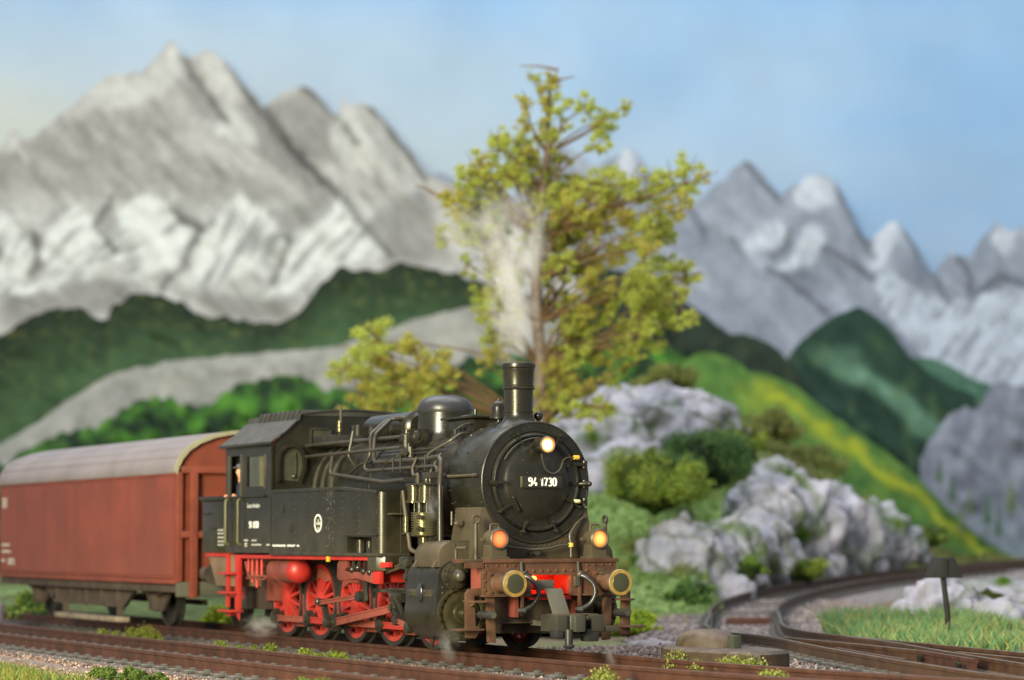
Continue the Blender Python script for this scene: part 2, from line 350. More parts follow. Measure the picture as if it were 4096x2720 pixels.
def headlamp(y, z, x1, r, lensm, ped, power, col):
    L_ = .30; h = P('headlamp', MB().lathe([(x1 - L_, r * .4), (x1 - L_, r * .93), (x1 - L_ + .03, r), (x1 - .06, r), (x1 - .05, r * 1.12), (x1 - .005, r * 1.12), (x1, r * 1.02), (x1 - .01, r * .9), (x1 - .05, r * .84)], (0, y, z), 'x', 32), M['brown'] if ped else M['black'], loco)
    P('lens', MB().lathe([(x1 - .05, r * .86), (x1 - .02, r * .84), (x1 - .005, r * .6), (x1 + .003, r * .3), (x1 + .005, 0)], (0, y, z), 'x', 28), lensm, h)
    P('lens_ring', MB().lathe([(x1 - .02, r * .85), (x1 + .012, r * .92), (x1 + .012, r * 1.0), (x1 - .01, r * 1.13)], (0, y, z), 'x', 32, cap=False), M['lead'], h)
    pipe('lamp_handle', [(x1 - .17, y - .075, z + r * .85), (x1 - .17, y - .07, z + r + .075), (x1 - .17, y + .07, z + r + .075), (x1 - .17, y + .075, z + r * .85)], .016, M['brown'] if ped else M['black'], .03, h) if ped else None
    P('lamp_bracket', MB().box(x1 - .25, x1 - .17, y - r - .07, y - r + .03, z - .03, z + .02), M['brown'] if ped else M['black'], h, .008)
    if ped:
        P('lamp_pedestal', MB().prism([(x1 - .30, 1.42), (x1 - .02, 1.42), (x1 - .05, z - r * .6), (x1 - .27, z - r * .6)], 'y', y - .13, y + .13).box(x1 - .33, x1 + .01, y - .16, y + .16, 1.398, 1.43), M['brown'], h, .01)
    return h
def glow(parent, loc, e, col):
    ld = bpy.data.lights.new('lamp_glow', 'POINT'); ld.energy = e; ld.color = col; ld.shadow_soft_size = .04
    o = bpy.data.objects.new('lamp_glow', ld); COL.objects.link(o); o.location = Vector(loc) - ROOT[loco]; o.parent = loco; o['kind'] = 'helper'
headlamp(0, 3.075, 2.20, .118, lensmat('lens_white_hot', (2.20, 0, 3.075), .10, (1.0, .80, .45), (1.0, .20, .02), 4.5), False, 0, 0); glow(loco, (2.27, 0, 3.10), 4.0, (1, .35, .08))
headlamp(-.845, 1.69, 2.28, .138, lensmat('lens_orange', (2.28, -.845, 1.69), .118, (1.0, .36, .11), (1.0, .12, .03), 1.25), True, 0, 0); glow(loco, (2.33, -.845, 1.69), .25, (1, .3, .08))
headlamp(.835, 1.69, 2.28, .138, lensmat('lens_amber', (2.28, .835, 1.69), .118, (1.0, .60, .15), (1.0, .22, .03), 1.5), True, 0, 0); glow(loco, (2.33, .835, 1.69), .25, (1, .4, .1))
pipe('lamp_cable', [(2.08, -.04, 2.95), (2.06, -.02, 2.86), (2.04, .04, 2.72), (2.03, .17, 2.645), (2.02, .30, 2.70), (2.0, .37, 2.86), (1.96, .45, 2.90), (1.92, .60, 2.905)], .011, M['lead'], .06)
P('cable_cap', MB().cyl((1.92, .59, 2.905), (1.92, .68, 2.905), .034, n=10), M['yellow'], loco, .006)
P('cable_cap', MB().cyl((1.92, .60, 2.25), (1.92, .69, 2.25), .03, n=10), M['cream'], loco, .006)

chim = P('chimney', MB().lathe([(3.30, .40), (3.40, .32), (3.46, .25), (3.54, .216), (3.585, .215), (3.59, .226), (3.615, .226), (3.62, .213), (3.93, .224), (3.94, .244), (3.955, .252), (3.975, .244), (3.98, .232), (4.005, .236), (4.01, .228), (4.22, .236), (4.235, .242), (4.25, .238), (4.265, .255), (4.30, .262), (4.33, .255), (4.34, .235), (4.33, .205), (4.1, .19), (3.9, .18)], (1.28, 0, 0), 'z', 48, cap=False), M['blackhi'], loco)
P('chimney_floor', MB().cyl((1.28, 0, 3.9), (1.28, 0, 3.92), .19, n=24), M['dull'], chim)
P('whistle_ball', MB().ball((1.30, .33, 3.55), .072).cyl((1.30, .33, 3.3), (1.30, .33, 3.5), .03), M['blackhi'], loco)
dome = P('steam_dome', MB().lathe([(3.0, .56), (3.22, .50), (3.34, .44), (3.40, .428), (3.715, .428)], (-1.23, 0, 0), 'z', 56, cap=False), M['blackhi'], loco)
P('dome_cap', MB().lathe([(3.70, .434), (3.735, .446)] + [(3.75 + .235 * math.sin(a), .446 * math.cos(a) ** .62 if math.cos(a) > .01 else 0) for a in [math.radians(q) for q in range(5, 91, 8)]] + [(3.985, 0)], (-1.23, 0, 0), 'z', 56, cap=False), mat('dome_top_reflection', (.030, .031, .038), .34, var=.2, bump=.1, bs=50, dust=(.22, .2, .22), du=.25), dome, ang=60)  # bluish cap colour imitates the reflection from above
sand = P('sandbox', MB().prism([(-.62, 3.15), (.34, 3.15), (.34, 3.545), (-.62, 3.545)], 'y', -.30, .30), M['black'], loco, .05)
P('sandbox_lid', MB().box(-.68, .42, -.36, .36, 3.548, 3.585), M['black'], sand, .012)
P('lid_hump', MB().lathe([(3.58, .2), (3.61, .17), (3.625, .05), (3.63, 0)], (-.2, -.05, 0), 'z', 24, cap=False), M['black'], sand)
P('lid_handle', MB().cyl((.08, -.12, 3.58), (.08, -.12, 3.70), .032, n=10).box(-.02, .17, -.2, -.05, 3.585, 3.61), M['black'], sand, .006)
bell = P('bell', MB().lathe([(3.53, .145), (3.56, .14), (3.60, .118), (3.70, .112), (3.755, .095), (3.79, .06), (3.805, .025), (3.83, .022), (3.84, 0)], (.63, 0, 0), 'z', 28), M['blackhi'], loco)
P('bell_post', MB().cyl((.63, 0, 3.30), (.63, 0, 3.56), .035).box(.48, .85, -.13, .13, 3.36, 3.47), M['black'], bell, .01)

# feed-water heater drum, valves and pipework along the boiler
drum = P('heater_drum', MB().lathe([(-3.75, .14), (-3.70, .22), (-3.58, .255), (-1.98, .262), (-1.95, .28), (-1.90, .28), (-1.88, .24), (-1.84, .20), (-1.82, 0)], (0, -.12, 3.50), 'x', 40), M['black'], loco)
for x in (-3.3, -2.5): P('drum_strap', MB().lathe([(-.025, .262), (-.02, .27), (.02, .27), (.025, .262)], (x, -.12, 3.47), 'x', 40), M['black'], drum)
P('drum_flange', MB().lathe([(-1.99, .25), (-1.98, .30), (-1.955, .30), (-1.95, .25)], (0, -.12, 3.47), 'x', 24), M['steel'], drum)
VX = .5
mb = MB().cyl((-1.82, -.62, 3.28), (-1.35, -.62, 3.28), .10, n=14).cyl((-1.72, -.62, 3.22), (-1.72, -.62, 3.42), .075, n=12).ball((-1.45, -.62, 3.30), .125, 12, 8).cyl((-1.58, -.70, 3.12), (-1.58, -.70, 3.34), .06, n=10).cyl((-1.50, -.66, 2.98), (-1.50, -.66, 3.2), .075, n=10)
mb.v = [(x + VX, y - .05, z) for x, y, z in mb.v]; P('check_valve', mb, M['steel'], loco)
P('valve_collar', MB().cyl((-1.12, -.86, 2.98), (-.92, -.86, 3.05), .055, n=10), M['bright'], loco); P('pipe_union', MB().cyl((-1.42, -.94, 2.915), (-1.34, -.94, 2.915), .055, n=10), M['bright'], loco); P('pipe_union', MB().cyl((-1.42, -.99, 2.79), (-1.35, -.99, 2.79), .045, n=10), M['steel'], loco)
P('valve_plate', MB().box(-.90, -.87, -.80, -.45, 3.14, 3.42), M['black'], loco, .01)
pipe('steam_pipe', [(-1.95, -.30, 3.64), (-2.08, -.35, 3.66), (-2.26, -.45, 3.65), (-2.06, -.85, 3.37), (-2.0, -.90, 3.05), (-1.92, -.92, 2.92), (-.01, -.96, 2.915), (.55, -.99, 2.94), (.72, -1.03, 2.88), (.86, -1.12, 2.5), (.93, -1.15, 1.66)], .036, M['pipe'], .09)
pipe('steam_pipe', [(-2.15, -.28, 3.66), (-2.42, -.47, 3.63), (-2.21, -.86, 3.38), (-2.06, -.93, 3.05), (-2.20, -.98, 2.85), (-2.05, -.99, 2.785), (.40, -1.0, 2.80), (.60, -1.04, 2.78), (.74, -1.08, 2.4)], .028, M['pipe'], .08)
pipe('hand_rail', [(-4.87, -.86, 3.285), (-1.25, -.76, 3.31)], .030, M['pipe'])
pipe('hand_rail', [(-4.6, -.96, 3.09), (-.95, -.91, 3.13)], .028, M['pipe'])
pipe('feed_pipe', [(-3.57, -.93, 3.07), (-3.46, -1.02, 2.77), (-1.31, -1.05, 2.59), (-.52, -1.05, 2.61)], .034, M['pipe'], .08)
pipe('feed_pipe', [(-3.15, -.93, 2.70), (-2.95, -.92, 2.74), (-2.55, -.88, 2.91), (-2.2, -.84, 2.93)], .022, M['dull'], .08)
for x in (-2.92,): pipe('rail_stand', [(x, -.82, 2.90), (x, -.93, 3.05), (x, -.85, 3.46)], .024, M['lead'], .04)
for x in (-1.05, -.78, -.2, .1): pipe('pipe_clip', [(x, -.80, 2.70), (x, -1.0, 2.74), (x, -1.0, 2.97)], .014, M['dull'], .02)
pipe('sand_pipe', [(.20, -.30, 3.33), (.30, -.50, 3.30), (.32, -.66, 3.20), (-.12, -.82, 3.02), (-.38, -.90, 2.70), (-.48, -.86, 2.48)], .024, M['lead'], .08)
pipe('sand_pipe', [(.10, -.32, 3.40), (.06, -.36, 3.42), (-.02, -.34, 3.36), (.24, -.5, 3.30)], .016, M['dull'], .03)
pipe('sand_pipe', [(.36, -.34, 3.46), (.20, -.36, 3.46), (.12, -.45, 3.40), (.12, -.5, 3.30)], .016, M['dull'], .04)
pipe('sand_pipe', [(.25, -.80, 3.0), (.12, -.93, 2.7), (.10, -.9, 2.5)], .018, M['lead'], .05)
P('sand_valve', MB().cyl((.14, -.5, 3.22), (.14, -.5, 3.38), .03, n=8).box(.07, .22, -.54, -.46, 3.27, 3.30), M['dull'], loco, .005)
pipe('smokebox_rail', [(.70, -.93, 2.63), (1.72, -.95, 2.63)], .022, M['brown'])
for x in (.72, 1.62): P('rail_knob', MB().cyl((x, -.86, 2.63), (x, -.96, 2.63), .03, n=8), M['brown'], loco)
pipe('boiler_rod', [(-2.2, -.70, 3.08), (.30, -.70, 3.10)], .012, M['dull'])
pipe('boiler_rod', [(-2.2, -.73, 3.02), (.34, -.74, 3.04)], .012, M['dull'])
P('safety_valve', MB().cyl((-4.05, -.25, 3.30), (-4.05, -.25, 3.62), .055, n=12).cyl((-4.25, -.25, 3.30), (-4.25, -.25, 3.62), .055, n=12).box(-4.4, -3.9, -.4, -.1, 3.3, 3.40), M['dull'], loco, .01)
P('whistle', MB().cyl((-3.98, -.62, 3.50), (-3.98, -.62, 3.68), .05, n=12).cyl((-3.98, -.62, 3.3), (-3.98, -.62, 3.5), .02, n=8), M['bright'], loco)
P('whistle_pipe', MB().cyl((-4.02, -.58, 3.66), (-4.02, -.58, 3.95), .022, n=8).cyl((-3.94, -.62, 3.66), (-3.94, -.62, 3.95), .022, n=8), M['lead'], loco)
P('valve_box', MB().box(-4.72, -3.95, -.78, -.2, 3.25, 3.44).cyl((-4.3, -.79, 3.35), (-4.3, -.74, 3.35), .075, n=16), M['dull'], loco, .015)
P('warning_flash', MB().box(-3.35, -3.2, -.85, -.83, 3.08, 3.13).box(-3.12, -2.97, -.86, -.84, 3.08, 3.13), M['red'], loco)

# cab
RP = [(-1.56, 3.325), (-1.50, 3.37), (-1.30, 3.50), (-1.08, 3.70), (-1.03, 3.72), (-1.0, 3.82), (-.55, 3.88), (0, 3.91), (.55, 3.88), (1.0, 3.82), (1.03, 3.72), (1.08, 3.70), (1.30, 3.50), (1.50, 3.37), (1.56, 3.325)]
cab = P('cab', MB().prism([(-1.44, 1.5), (-1.44, 3.36)] + [(y, z - .03) for y, z in RP[2:-2]] + [(1.44, 3.36), (1.44, 1.5)], 'x', -4.88, -4.84), M['black'], loco)
mb = MB()
for sy in (-1, 1):
    a, b = sorted((sy * 1.50, sy * 1.46))
    mb = MB(); mb.box(-6.95, -6.76, a, b, 2.43, 3.36).box(-6.20, -5.96, a, b, 2.43, 3.36).box(-5.10, -4.85, a, b, 2.43, 3.36)
    mb.box(-6.76, -6.20, a, b, 3.15, 3.36).box(-5.96, -5.10, a, b, 3.12, 3.36).box(-5.96, -5.10, a, b, 2.43, 2.60)
    mb.box(-6.95, -4.85, a, b, 1.46, 2.43)
    P('cab_side', mb, M['black'], cab)
P('cab_rear_wall', MB().box(-6.95, -6.91, -1.45, 1.45, 1.46, 3.36), M['dull'], cab)
P('cab_floor', MB().box(-6.95, -4.85, -1.45, 1.45, 1.46, 1.52), M['dull'], cab)
rf = MB(); lo = [(y, z) for y, z in RP]; hi = [(y, z + .025) for y, z in RP]
rf.prism(lo + hi[::-1], 'x', -7.12, -4.74); P('cab_roof', rf, M['roof'], cab)
rr = P('roof_ventilator', MB().prism([(-1.02, 3.80), (-.98, 3.90), (.98, 3.90), (1.02, 3.80)], 'x', -6.55, -4.80), M['roof'], cab, .012)
for k in range(9): P('roof_rib', MB().prism([(-1.065, 3.72), (-1.065, 3.81), (-1.015, 3.90), (-1.0, 3.90), (-1.0, 3.72)], 'x', -6.52 + k * .21, -6.47 + k * .21), M['roof'], rr)
P('eave', MB().box(-7.12, -4.74, -1.59, -1.53, 3.295, 3.335), M['black'], cab, .008)
P('rain_strip', MB().box(-6.98, -5.0, -1.525, -1.50, 3.26, 3.29), M['black'], cab, .006)
P('window_pane', MB().box(-5.90, -5.38, -1.475, -1.468, 2.60, 3.12), M['glass'], cab)
P('window_frame', MB().box(-5.46, -5.40, -1.495, -1.46, 2.60, 3.12).box(-5.15, -5.10, -1.52, -1.46, 2.55, 3.14), M['lead'], cab, .006)
P('window_shutter', MB().box(-5.40, -5.12, -1.49, -1.465, 2.60, 3.12), mat('shutter_olive', (.12, .115, .06), .45, var=.3, vs=4), cab)
P('window_sill', MB().box(-6.98, -5.05, -1.56, -1.46, 2.41, 2.45), M['black'], cab, .01)
P('door_post', MB().box(-6.80, -6.74, -1.53, -1.48, 2.45, 3.16).box(-6.22, -6.17, -1.53, -1.48, 2.45, 3.18), M['lead'], cab, .008)
for x in (-6.78, -6.20): pipe('cab_grab_rail', [(x, -1.50, 1.60), (x, -1.57, 1.62), (x, -1.57, 2.38), (x, -1.50, 2.40)], .030 if x < -6.5 else .022, mat('olive_rail', (.12, .115, .05), .4, var=.2), .05, cab)
# front windows with hoods
mb = MB(); ou = [(-1.43, 2.66), (-1.43, 3.05)] + ar(-1.165, 3.05, .265, .25, 180, 0, 11) + [(-.90, 2.9), (-1.0, 2.64)]
inn = [(-1.385, 2.70), (-1.385, 3.05)] + ar(-1.165, 3.05, .22, .21, 180, 0, 11) + [(-.945, 2.92), (-1.02, 2.68)]
vs = [(-4.84, *p) for p in ou] + [(-4.72, *p) for p in ou] + [(-4.72, *p) for p in inn] + [(-4.84, *p) for p in inn]; n = len(ou)
fs = [(j * n + k, j * n + k + 1, (j + 1) * n + k + 1, (j + 1) * n + k) for j in range(3) for k in range(n - 1)]; mb.add(vs, fs)
P('window_hood', mb, M['black'], cab)
P('front_window', MB().prism(inn, 'x', -4.838, -4.828), M['glass'], cab)
P('window_bar', MB().cyl((-4.81, -1.07, 2.78), (-4.81, -1.07, 3.17), .018, n=8).ball((-4.81, -1.10, 2.76), .045, 10, 7), M['bright'], cab)
P('upper_window', MB().box(-4.838, -4.825, -.78, -.43, 3.31, 3.56), M['glass'], cab)
P('upper_window_frame', MB().box(-4.838, -4.79, -.81, -.77, 3.28, 3.58).box(-4.838, -4.79, -.44, -.40, 3.28, 3.58).box(-4.838, -4.79, -.77, -.44, 3.56, 3.60), M['dull'], cab, .01)

# coal bunker behind the cab
bk = P('coal_bunker', MB().box(-8.10, -6.97, -1.50, 1.50, 1.46, 2.38), M['black'], loco, .02)
P('bunker_lip', MB().prism([(-8.10, 2.38), (-8.22, 2.44), (-8.20, 2.46), (-6.97, 2.46), (-6.97, 2.38)], 'y', -1.54, 1.54), M['black'], bk, .008)
P('coal', MB().ball((-7.6, 0, 2.4), (.5, 1.2, .22)), M['dull'], bk)
P('bunker_step', MB().box(-7.95, -7.75, -1.56, -1.49, 2.14, 2.17), M['dull'], bk, .005); P('bunker_step', MB().box(-7.60, -7.40, -1.56, -1.49, 1.88, 1.91), M['dull'], bk, .005)
P('rear_frame_plate', MB().prism([(-8.0, 1.42), (-6.62, 1.42), (-6.62, .86), (-7.56, .86)], 'y', -1.44, 1.44), mat('dust_tan', (.20, .135, .085), .65, var=.25, bump=.1, bs=30), loco, .03)
P('rear_valance', MB().box(-8.0, -6.9, -1.48, 1.48, 1.385, 1.44), M['red'], loco, .01)

# side tanks
def tank(sy):
    def Y(a, b): return sorted((sy * a, sy * b))
    cr = ar(-.66, -1.34, .16, .16, 0, -90, 8)
    out = [(-.50, -.98)] + cr + [(-4.84, -1.50), (-4.84, -.98)]
    out = [(x, -y * -1 if sy < 0 else -y) for x, y in out]
    mb = MB(); n = len(out)
    def top(x): return 2.50 if x < -1.85 else 2.50 - (x + 1.85) * .06
    def ring(z0, z1): mb.add([(x, y, z0) for x, y in out] + [(x, y, z1 if z1 else top(x)) for x, y in out], [tuple(range(n - 1, -1, -1)), tuple(range(n, 2 * n))] + [(k, (k + 1) % n, n + (k + 1) % n, n + k) for k in range(n)])
    # body split round the open box low in the side
    ring(1.725, None)
    y0, y1 = Y(1.50, .98); mb.box(-4.84, -1.68, y0, y1, 1.46, 1.725)
    yb = Y(1.22, .98); mb.box(-1.68, -.78, *yb, 1.46, 1.725)
    o2 = [(-.50, -.98)] + cr + [(-.76, -1.50), (-.76, -.98)]; o2 = [(x, y if sy < 0 else -y) for x, y in o2]
    mb.prism(o2, 'z', 1.46, 1.725)
    t = P('side_tank', mb, M['black'], loco, ang=30)
    a, b = Y(1.53, 1.49)
    P('tank_top_rim', MB().add([(x, y, z) for x, z in ((-4.84, 2.47), (-1.85, 2.47), (-.56, 2.39), (-.56, 2.44), (-1.85, 2.525), (-4.84, 2.525)) for y in (a, b)],
      [(0, 2, 4, 6, 8, 10), (11, 9, 7, 5, 3, 1)] + [(2 * k, 2 * k + 1, (2 * k + 3) % 12, (2 * k + 2) % 12) for k in range(6)]), M['dull'], t, .006)
    P('tank_foot', MB().box(-4.84, -.46, *Y(1.535, .98), 1.425, 1.475), M['dull'], t, .008)
    P('tank_pedestal', MB().prism([(x, y) for x, y in [(-.47, sy * .98), (-.47, sy * 1.40), (-.58, sy * 1.51), (-.9, sy * 1.51), (-.9, sy * .98)]], 'z', 1.20, 1.424), M['black'], t, .01)
    if sy < 0:
        P('opening_hood', MB().box(-1.72, -.55, -1.545, -1.49, 1.745, 1.765), M['dull'], t, .006)
        PP('opening_fitting', MB().cyl((-1.5, -1.35, 1.48), (-1.5, -1.35, 1.68), .07).cyl((-1.05, -1.4, 1.50), (-1.05, -1.4, 1.66), .05).box(-1.0, -.85, -1.48, -1.35, 1.475, 1.56), M['steel'], t)
        for x, z in ((-.46, 2.08), (-.46, 1.78)): P('tank_step', MB().box(x - .02, x + .09, -1.36 if z > 2 else -1.12, -1.12 if z > 2 else -.88, z - .012, z + .012), M['brown'], t, .005)
        P('front_seam', MB().box(-.505, -.494, -1.13, -1.12, 1.48, 2.38), M['lead'], t)
        P('tank_latch', MB().box(-4.35, -4.29, -1.53, -1.49, 2.14, 2.26), M['dull'], t, .006); P('tank_latch', MB().box(-4.0, -3.94, -1.53, -1.49, 1.82, 1.94), M['dull'], t, .006)
        mb = MB()
        for x in (-3.80, -3.10, -1.87, -1.22, -4.78):
            for k in range(9 if x > -4 else 14):
                z = 1.58 + k * (.10 if x > -4 else .065)
                if x > -1.9 and z < 1.78: continue
                mb.rivet((x, -1.50, z), (0, -1, 0), .014, .010)
        tag(P('rivets', mb, M['dull'], t), kind='stuff')
    return t
tk = tank(-1); tank(1)
mb = MB()
for k in range(95):
    x = -2.42 + random.gauss(0, .10) + .12 * random.random(); z = random.uniform(1.56, 2.46); h = random.uniform(.006, .03); w = random.uniform(.004, .012)
    mb.box(x, x + w, -1.5045, -1.499, z, z + h)
tag(P('paint_scuffs', mb, mat('bare_scuff', (.15, .145, .13), .7, var=.3), tk), kind='stuff')
P('tank_seam', MB().box(-4.865, -4.83, -1.512, -1.49, 1.47, 2.43), M['dull'], tk)
# emblem: white ring, winged wheel shape and lettering bars
em = P('emblem', MB().lathe([(-1.503, .118), (-1.512, .118), (-1.512, .150), (-1.503, .150)], (-2.83, 0, 1.95), 'y', 40, cap=False), M['white'], tk)
mb = MB().ball((-2.83, -1.503, 1.99), (.022, .006, .035), 12, 8).ball((-2.88, -1.503, 1.945), (.035, .006, .026), 12, 8).ball((-2.78, -1.503, 1.945), (.035, .006, .026), 12, 8).ball((-2.83, -1.503, 1.94), (.05, .006, .022), 12, 8).box(-2.88, -2.78, -1.507, -1.50, 1.875, 1.885).box(-2.865, -2.795, -1.507, -1.50, 1.850, 1.868)
P('emblem_device', mb, M['faint'], em)
def text(body, x, z, h, w, parent, name, m, y=-1.5025):
    cu = bpy.data.curves.new(name, 'FONT'); cu.body = body; cu.size = 1; cu.offset = .012; cu.extrude = 0
    t = bpy.data.objects.new(name, cu); COL.objects.link(t); dg = bpy.context.evaluated_depsgraph_get()
    me = bpy.data.meshes.new_from_object(t.evaluated_get(dg)); bpy.data.objects.remove(t)
    xs = [v.co.x for v in me.vertices]; ys = [v.co.y for v in me.vertices]; sx = w / (max(xs) - min(xs)); sz = h / (max(ys) - min(ys)); x0 = min(xs); y0 = min(ys)
    for v in me.vertices: v.co = Vector((x + (v.co.x - x0) * sx, y, z + (v.co.y - y0) * sz))
    me.materials.append(m); return link(bpy.data.objects.new(name, me), parent)
cs = next(o for o in cab.children if o.name.startswith('cab_side'))
text('Deutsche Bundesbahn', -5.93, 2.235, .075, .58, cs, 'railway_name', M['white'])
digits('94 1730', .115, lambda a, b: (-5.83 + a * .97, -1.50, 1.885 + b), .0125, cs, 'side_number', M['white'])
mb = MB()
for x0, x1, z in ((-6.07, -5.90, 1.66), (-6.05, -5.95, 1.60), (-6.05, -5.95, 1.565), (-5.72, -5.50, 1.66), (-5.72, -5.30, 1.585), (-5.05, -4.90, 1.585)):
    x = x0
    while x < x1: w = random.choice((.018, .024, .03)); mb.box(x, x + w, -1.504, -1.499, z, z + random.uniform(.022, .034)); x += w + .010
tag(P('small_inscription', mb, M['faint'], cs), kind='stuff')
mb = MB(); x = -4.78
while x < -3.62:
    w = random.choice((.018, .024, .03)); 
    if not (-4.22 < x < -4.14 or -3.80 < x < -3.74): mb.box(x, x + w, -1.504, -1.499, 1.57, 1.57 + random.uniform(.026, .036))
    x += w + .010
tag(P('small_inscription', mb, M['white'], tk), kind='stuff')
mb = MB()
for z in (1.58, 1.64, 1.71, 1.78, 1.84):
    x = -7.33
    while x < -7.05: w = random.choice((.03, .045)); mb.box(x, x + w, -1.504, -1.499, z, z + .032); x += w + .02
tag(P('small_inscription', mb, M['faint'], bk), kind='stuff')

# frames, red brackets, air tank, ladder
fr = P('main_frame', MB().box(-7.9, 2.2, -.56, -.50, .55, 1.40).box(-7.9, 2.2, .50, .56, .55, 1.40).box(-7.9, -6.0, -.9, .9, .62, 1.3), M['redd'], loco)
P('keel_plate', MB().box(-7.6, 1.7, -.48, .48, .30, 1.2), mat('underside_dark', (.03, .018, .014), .8, var=.3), loco)
P('valance', MB().box(-6.6, -.55, -1.47, -1.40, 1.36, 1.424), M['red'], loco, .008); P('valance', MB().box(-6.6, -.55, 1.40, 1.47, 1.36, 1.424), M['red'], loco, .008)
P('reflector_tab', MB().box(-2.52, -2.44, -1.50, -1.46, 1.33, 1.42), M['yellow'], loco, .006)
P('motion_bracket', MB().prism([(-2.16, 1.40), (-2.30, 1.30), (-2.32, 1.08), (-2.22, 1.03), (-1.9, 1.045), (-1.57, 1.07), (-1.27, 1.04), (-.89, 1.0), (-.90, 1.18), (-1.88, 1.175), (-2.02, 1.19), (-1.94, 1.24), (-1.91, 1.40)], 'y', -1.40, -1.33), M['redd'], loco, .012, label='dusty red bracket plate')
P('motion_bracket', MB().prism([(-.82, 1.33), (-.24, 1.34), (-.24, 1.26), (-.56, 1.25), (-.57, 1.0), (-.82, 1.0)], 'y', -1.46, -1.38), M['red'], loco, .012)
P('frame_stay', MB().box(-2.1, -.6, -1.30, -.56, 1.18, 1.26).box(-2.28, -2.2, -1.33, -.56, 1.04, 1.36).box(-.8, -.72, -1.38, -.56, 1.02, 1.30), M['red'], loco, .01)
mb = MB()
for x, z in ((-1.72, 1.27), (-1.28, 1.25), (-1.05, 1.24), (-1.5, 1.30)): mb.cyl((x, -1.38, z - .08), (x + .05, -1.38, z + .13), .035, n=8).ball((x, -1.39, z - .06), .06, 10, 7)
P('oil_pump', mb, M['steel'], loco)
at_ = P('air_tank', MB().lathe([(-5.40, 0), (-5.39, .12), (-5.34, .185), (-5.25, .21), (-4.38, .21)], (0, -1.20, 1.165), 'x', 32), M['redd'], loco)
P('tank_end', MB().lathe([(-4.39, .213), (-4.34, .213)] + [(-4.34 + .17 * math.sin(a), .213 * math.cos(a)) for a in [math.radians(q) for q in range(10, 90, 10)]] + [(-4.17, 0)], (0, -1.20, 1.165), 'x', 32), M['red'], at_, ang=60)
P('tank_strap', MB().lathe([(-4.98, .212), (-4.98, .222), (-4.94, .222), (-4.94, .212)], (0, -1.2, 1.165), 'x', 32).box(-4.99, -4.93, -1.25, -1.15, 1.36, 1.42), M['redd'], at_)
for x, dz in ((-6.06, .95), (-5.85, .86), (-5.64, 1.08), (-6.25, 1.1)): pipe('brake_pipe', [(x, -1.34, 1.40), (x, -1.34, dz)], .030, M['red'], 0)
pipe('brake_pipe', [(-6.35, -1.36, 1.30), (-6.2, -1.36, 1.05), (-5.45, -1.36, 1.06)], .022, M['redd'], .05); pipe('brake_pipe', [(-6.3, -1.36, 1.02), (-5.5, -1.36, 1.0), (-5.4, -1.3, 1.1)], .018, M['redd'], .05)
lad = P('cab_ladder', MB().box(-6.50, -6.36, -1.50, -1.42, .44, 1.42).box(-6.93, -6.85, -1.50, -1.44, .50, 1.42), M['red'], loco, .01)
for z, w in ((1.08, .10), (.74, .10), (.42, .07)): P('ladder_tread', MB().box(-7.02, -6.38, -1.62, -1.38, z, z + .04).prism([(-6.62, z), (-6.40, z), (-6.40, z - .14)], 'y', -1.46, -1.43), M['red'], lad, .008)
P('ladder_foot', MB().prism([(-7.0, .46), (-6.7, .44), (-6.76, .35), (-6.88, .35)], 'y', -1.5, -1.4), M['red'], lad, .008)
P('firebox_ashpan', MB().prism([(-7.45, 1.2), (-6.50, 1.2), (-6.50, .46), (-7.3, .46)], 'y', -.95, .95), mat('ashpan', (.045, .028, .02), .75, var=.4), loco, .02)
for x in (-.72, -2.17, -3.62, -5.07): P('brake_shoe', MB().box(x - .06, x + .06, -.80, -.66, .25, .75).box(x - .22, x + .14, -.84, -.78, .20, .26), M['redd'], loco, .01)

# wheels
def wheel_mesh():
    w = MB(); w.lathe([(-.07, .595), (.06, .595), (.06, .525), (-.055, .525), (-.07, .595)], (0, 0, 0), 'y', 48, cap=False)
    w.lathe([(-.10, .0), (-.10, .13), (-.085, .165), (.05, .165)], (0, 0, 0), 'y', 28)
    for k in range(14):
        a = 2 * math.pi * (k + .5) / 14; e = Vector((math.cos(a), 0, math.sin(a))); t = Vector((-math.sin(a), 0, math.cos(a))); y = Vector((0, 1, 0))
        p0, p1 = e * .13, e * .55
        w.add([p0 + t * .034 - y * .065, p0 - t * .034 - y * .065, p0 - t * .03 + y * .02, p0 + t * .03 + y * .02, p1 + t * .022 - y * .05, p1 - t * .022 - y * .05, p1 - t * .02 + y * .02, p1 + t * .02 + y * .02],
              [(0, 1, 2, 3), (7, 6, 5, 4), (0, 4, 5, 1), (1, 5, 6, 2), (2, 6, 7, 3), (3, 7, 4, 0)])
    w.lathe([(-.115, 0), (-.115, .085), (-.10, .105), (.02, .105)], (0, 0, -.335), 'y', 20)
    w.prism([(-.105, -.335), (.105, -.335), (.14, 0), (-.14, 0)], 'y', -.095, 0)
    return w
wme = mesh(wheel_mesh(), 'wheel', M['red']); 
tme = mesh(MB().lathe([(-.07, .597), (-.075, .60), (-.075, .672), (.055, .68), (.075, .722), (.10, .722), (.10, .60), (-.07, .597)], (0, 0, 0), 'y', 56, cap=False), 'tyre', M['tyre'])
cwp = lambda r0, r1, a0, a1, n=10: [(r1 * math.cos(math.radians(a)), r1 * math.sin(math.radians(a))) for a in np.linspace(a0, a1, n)] + [(r0 * math.cos(math.radians(a)), max(.30, r0 * math.sin(math.radians(a)))) for a in np.linspace(a1, a0, n)]
cwm = mesh(MB().prism(cwp(.36, .53, 38, 142), 'y', -.085, .02), 'counterweight', M['redd'], .008)
cwb = mesh(MB().prism(cwp(.24, .53, 22, 158, 14), 'y', -.085, .02), 'counterweight', M['redd'], .008)
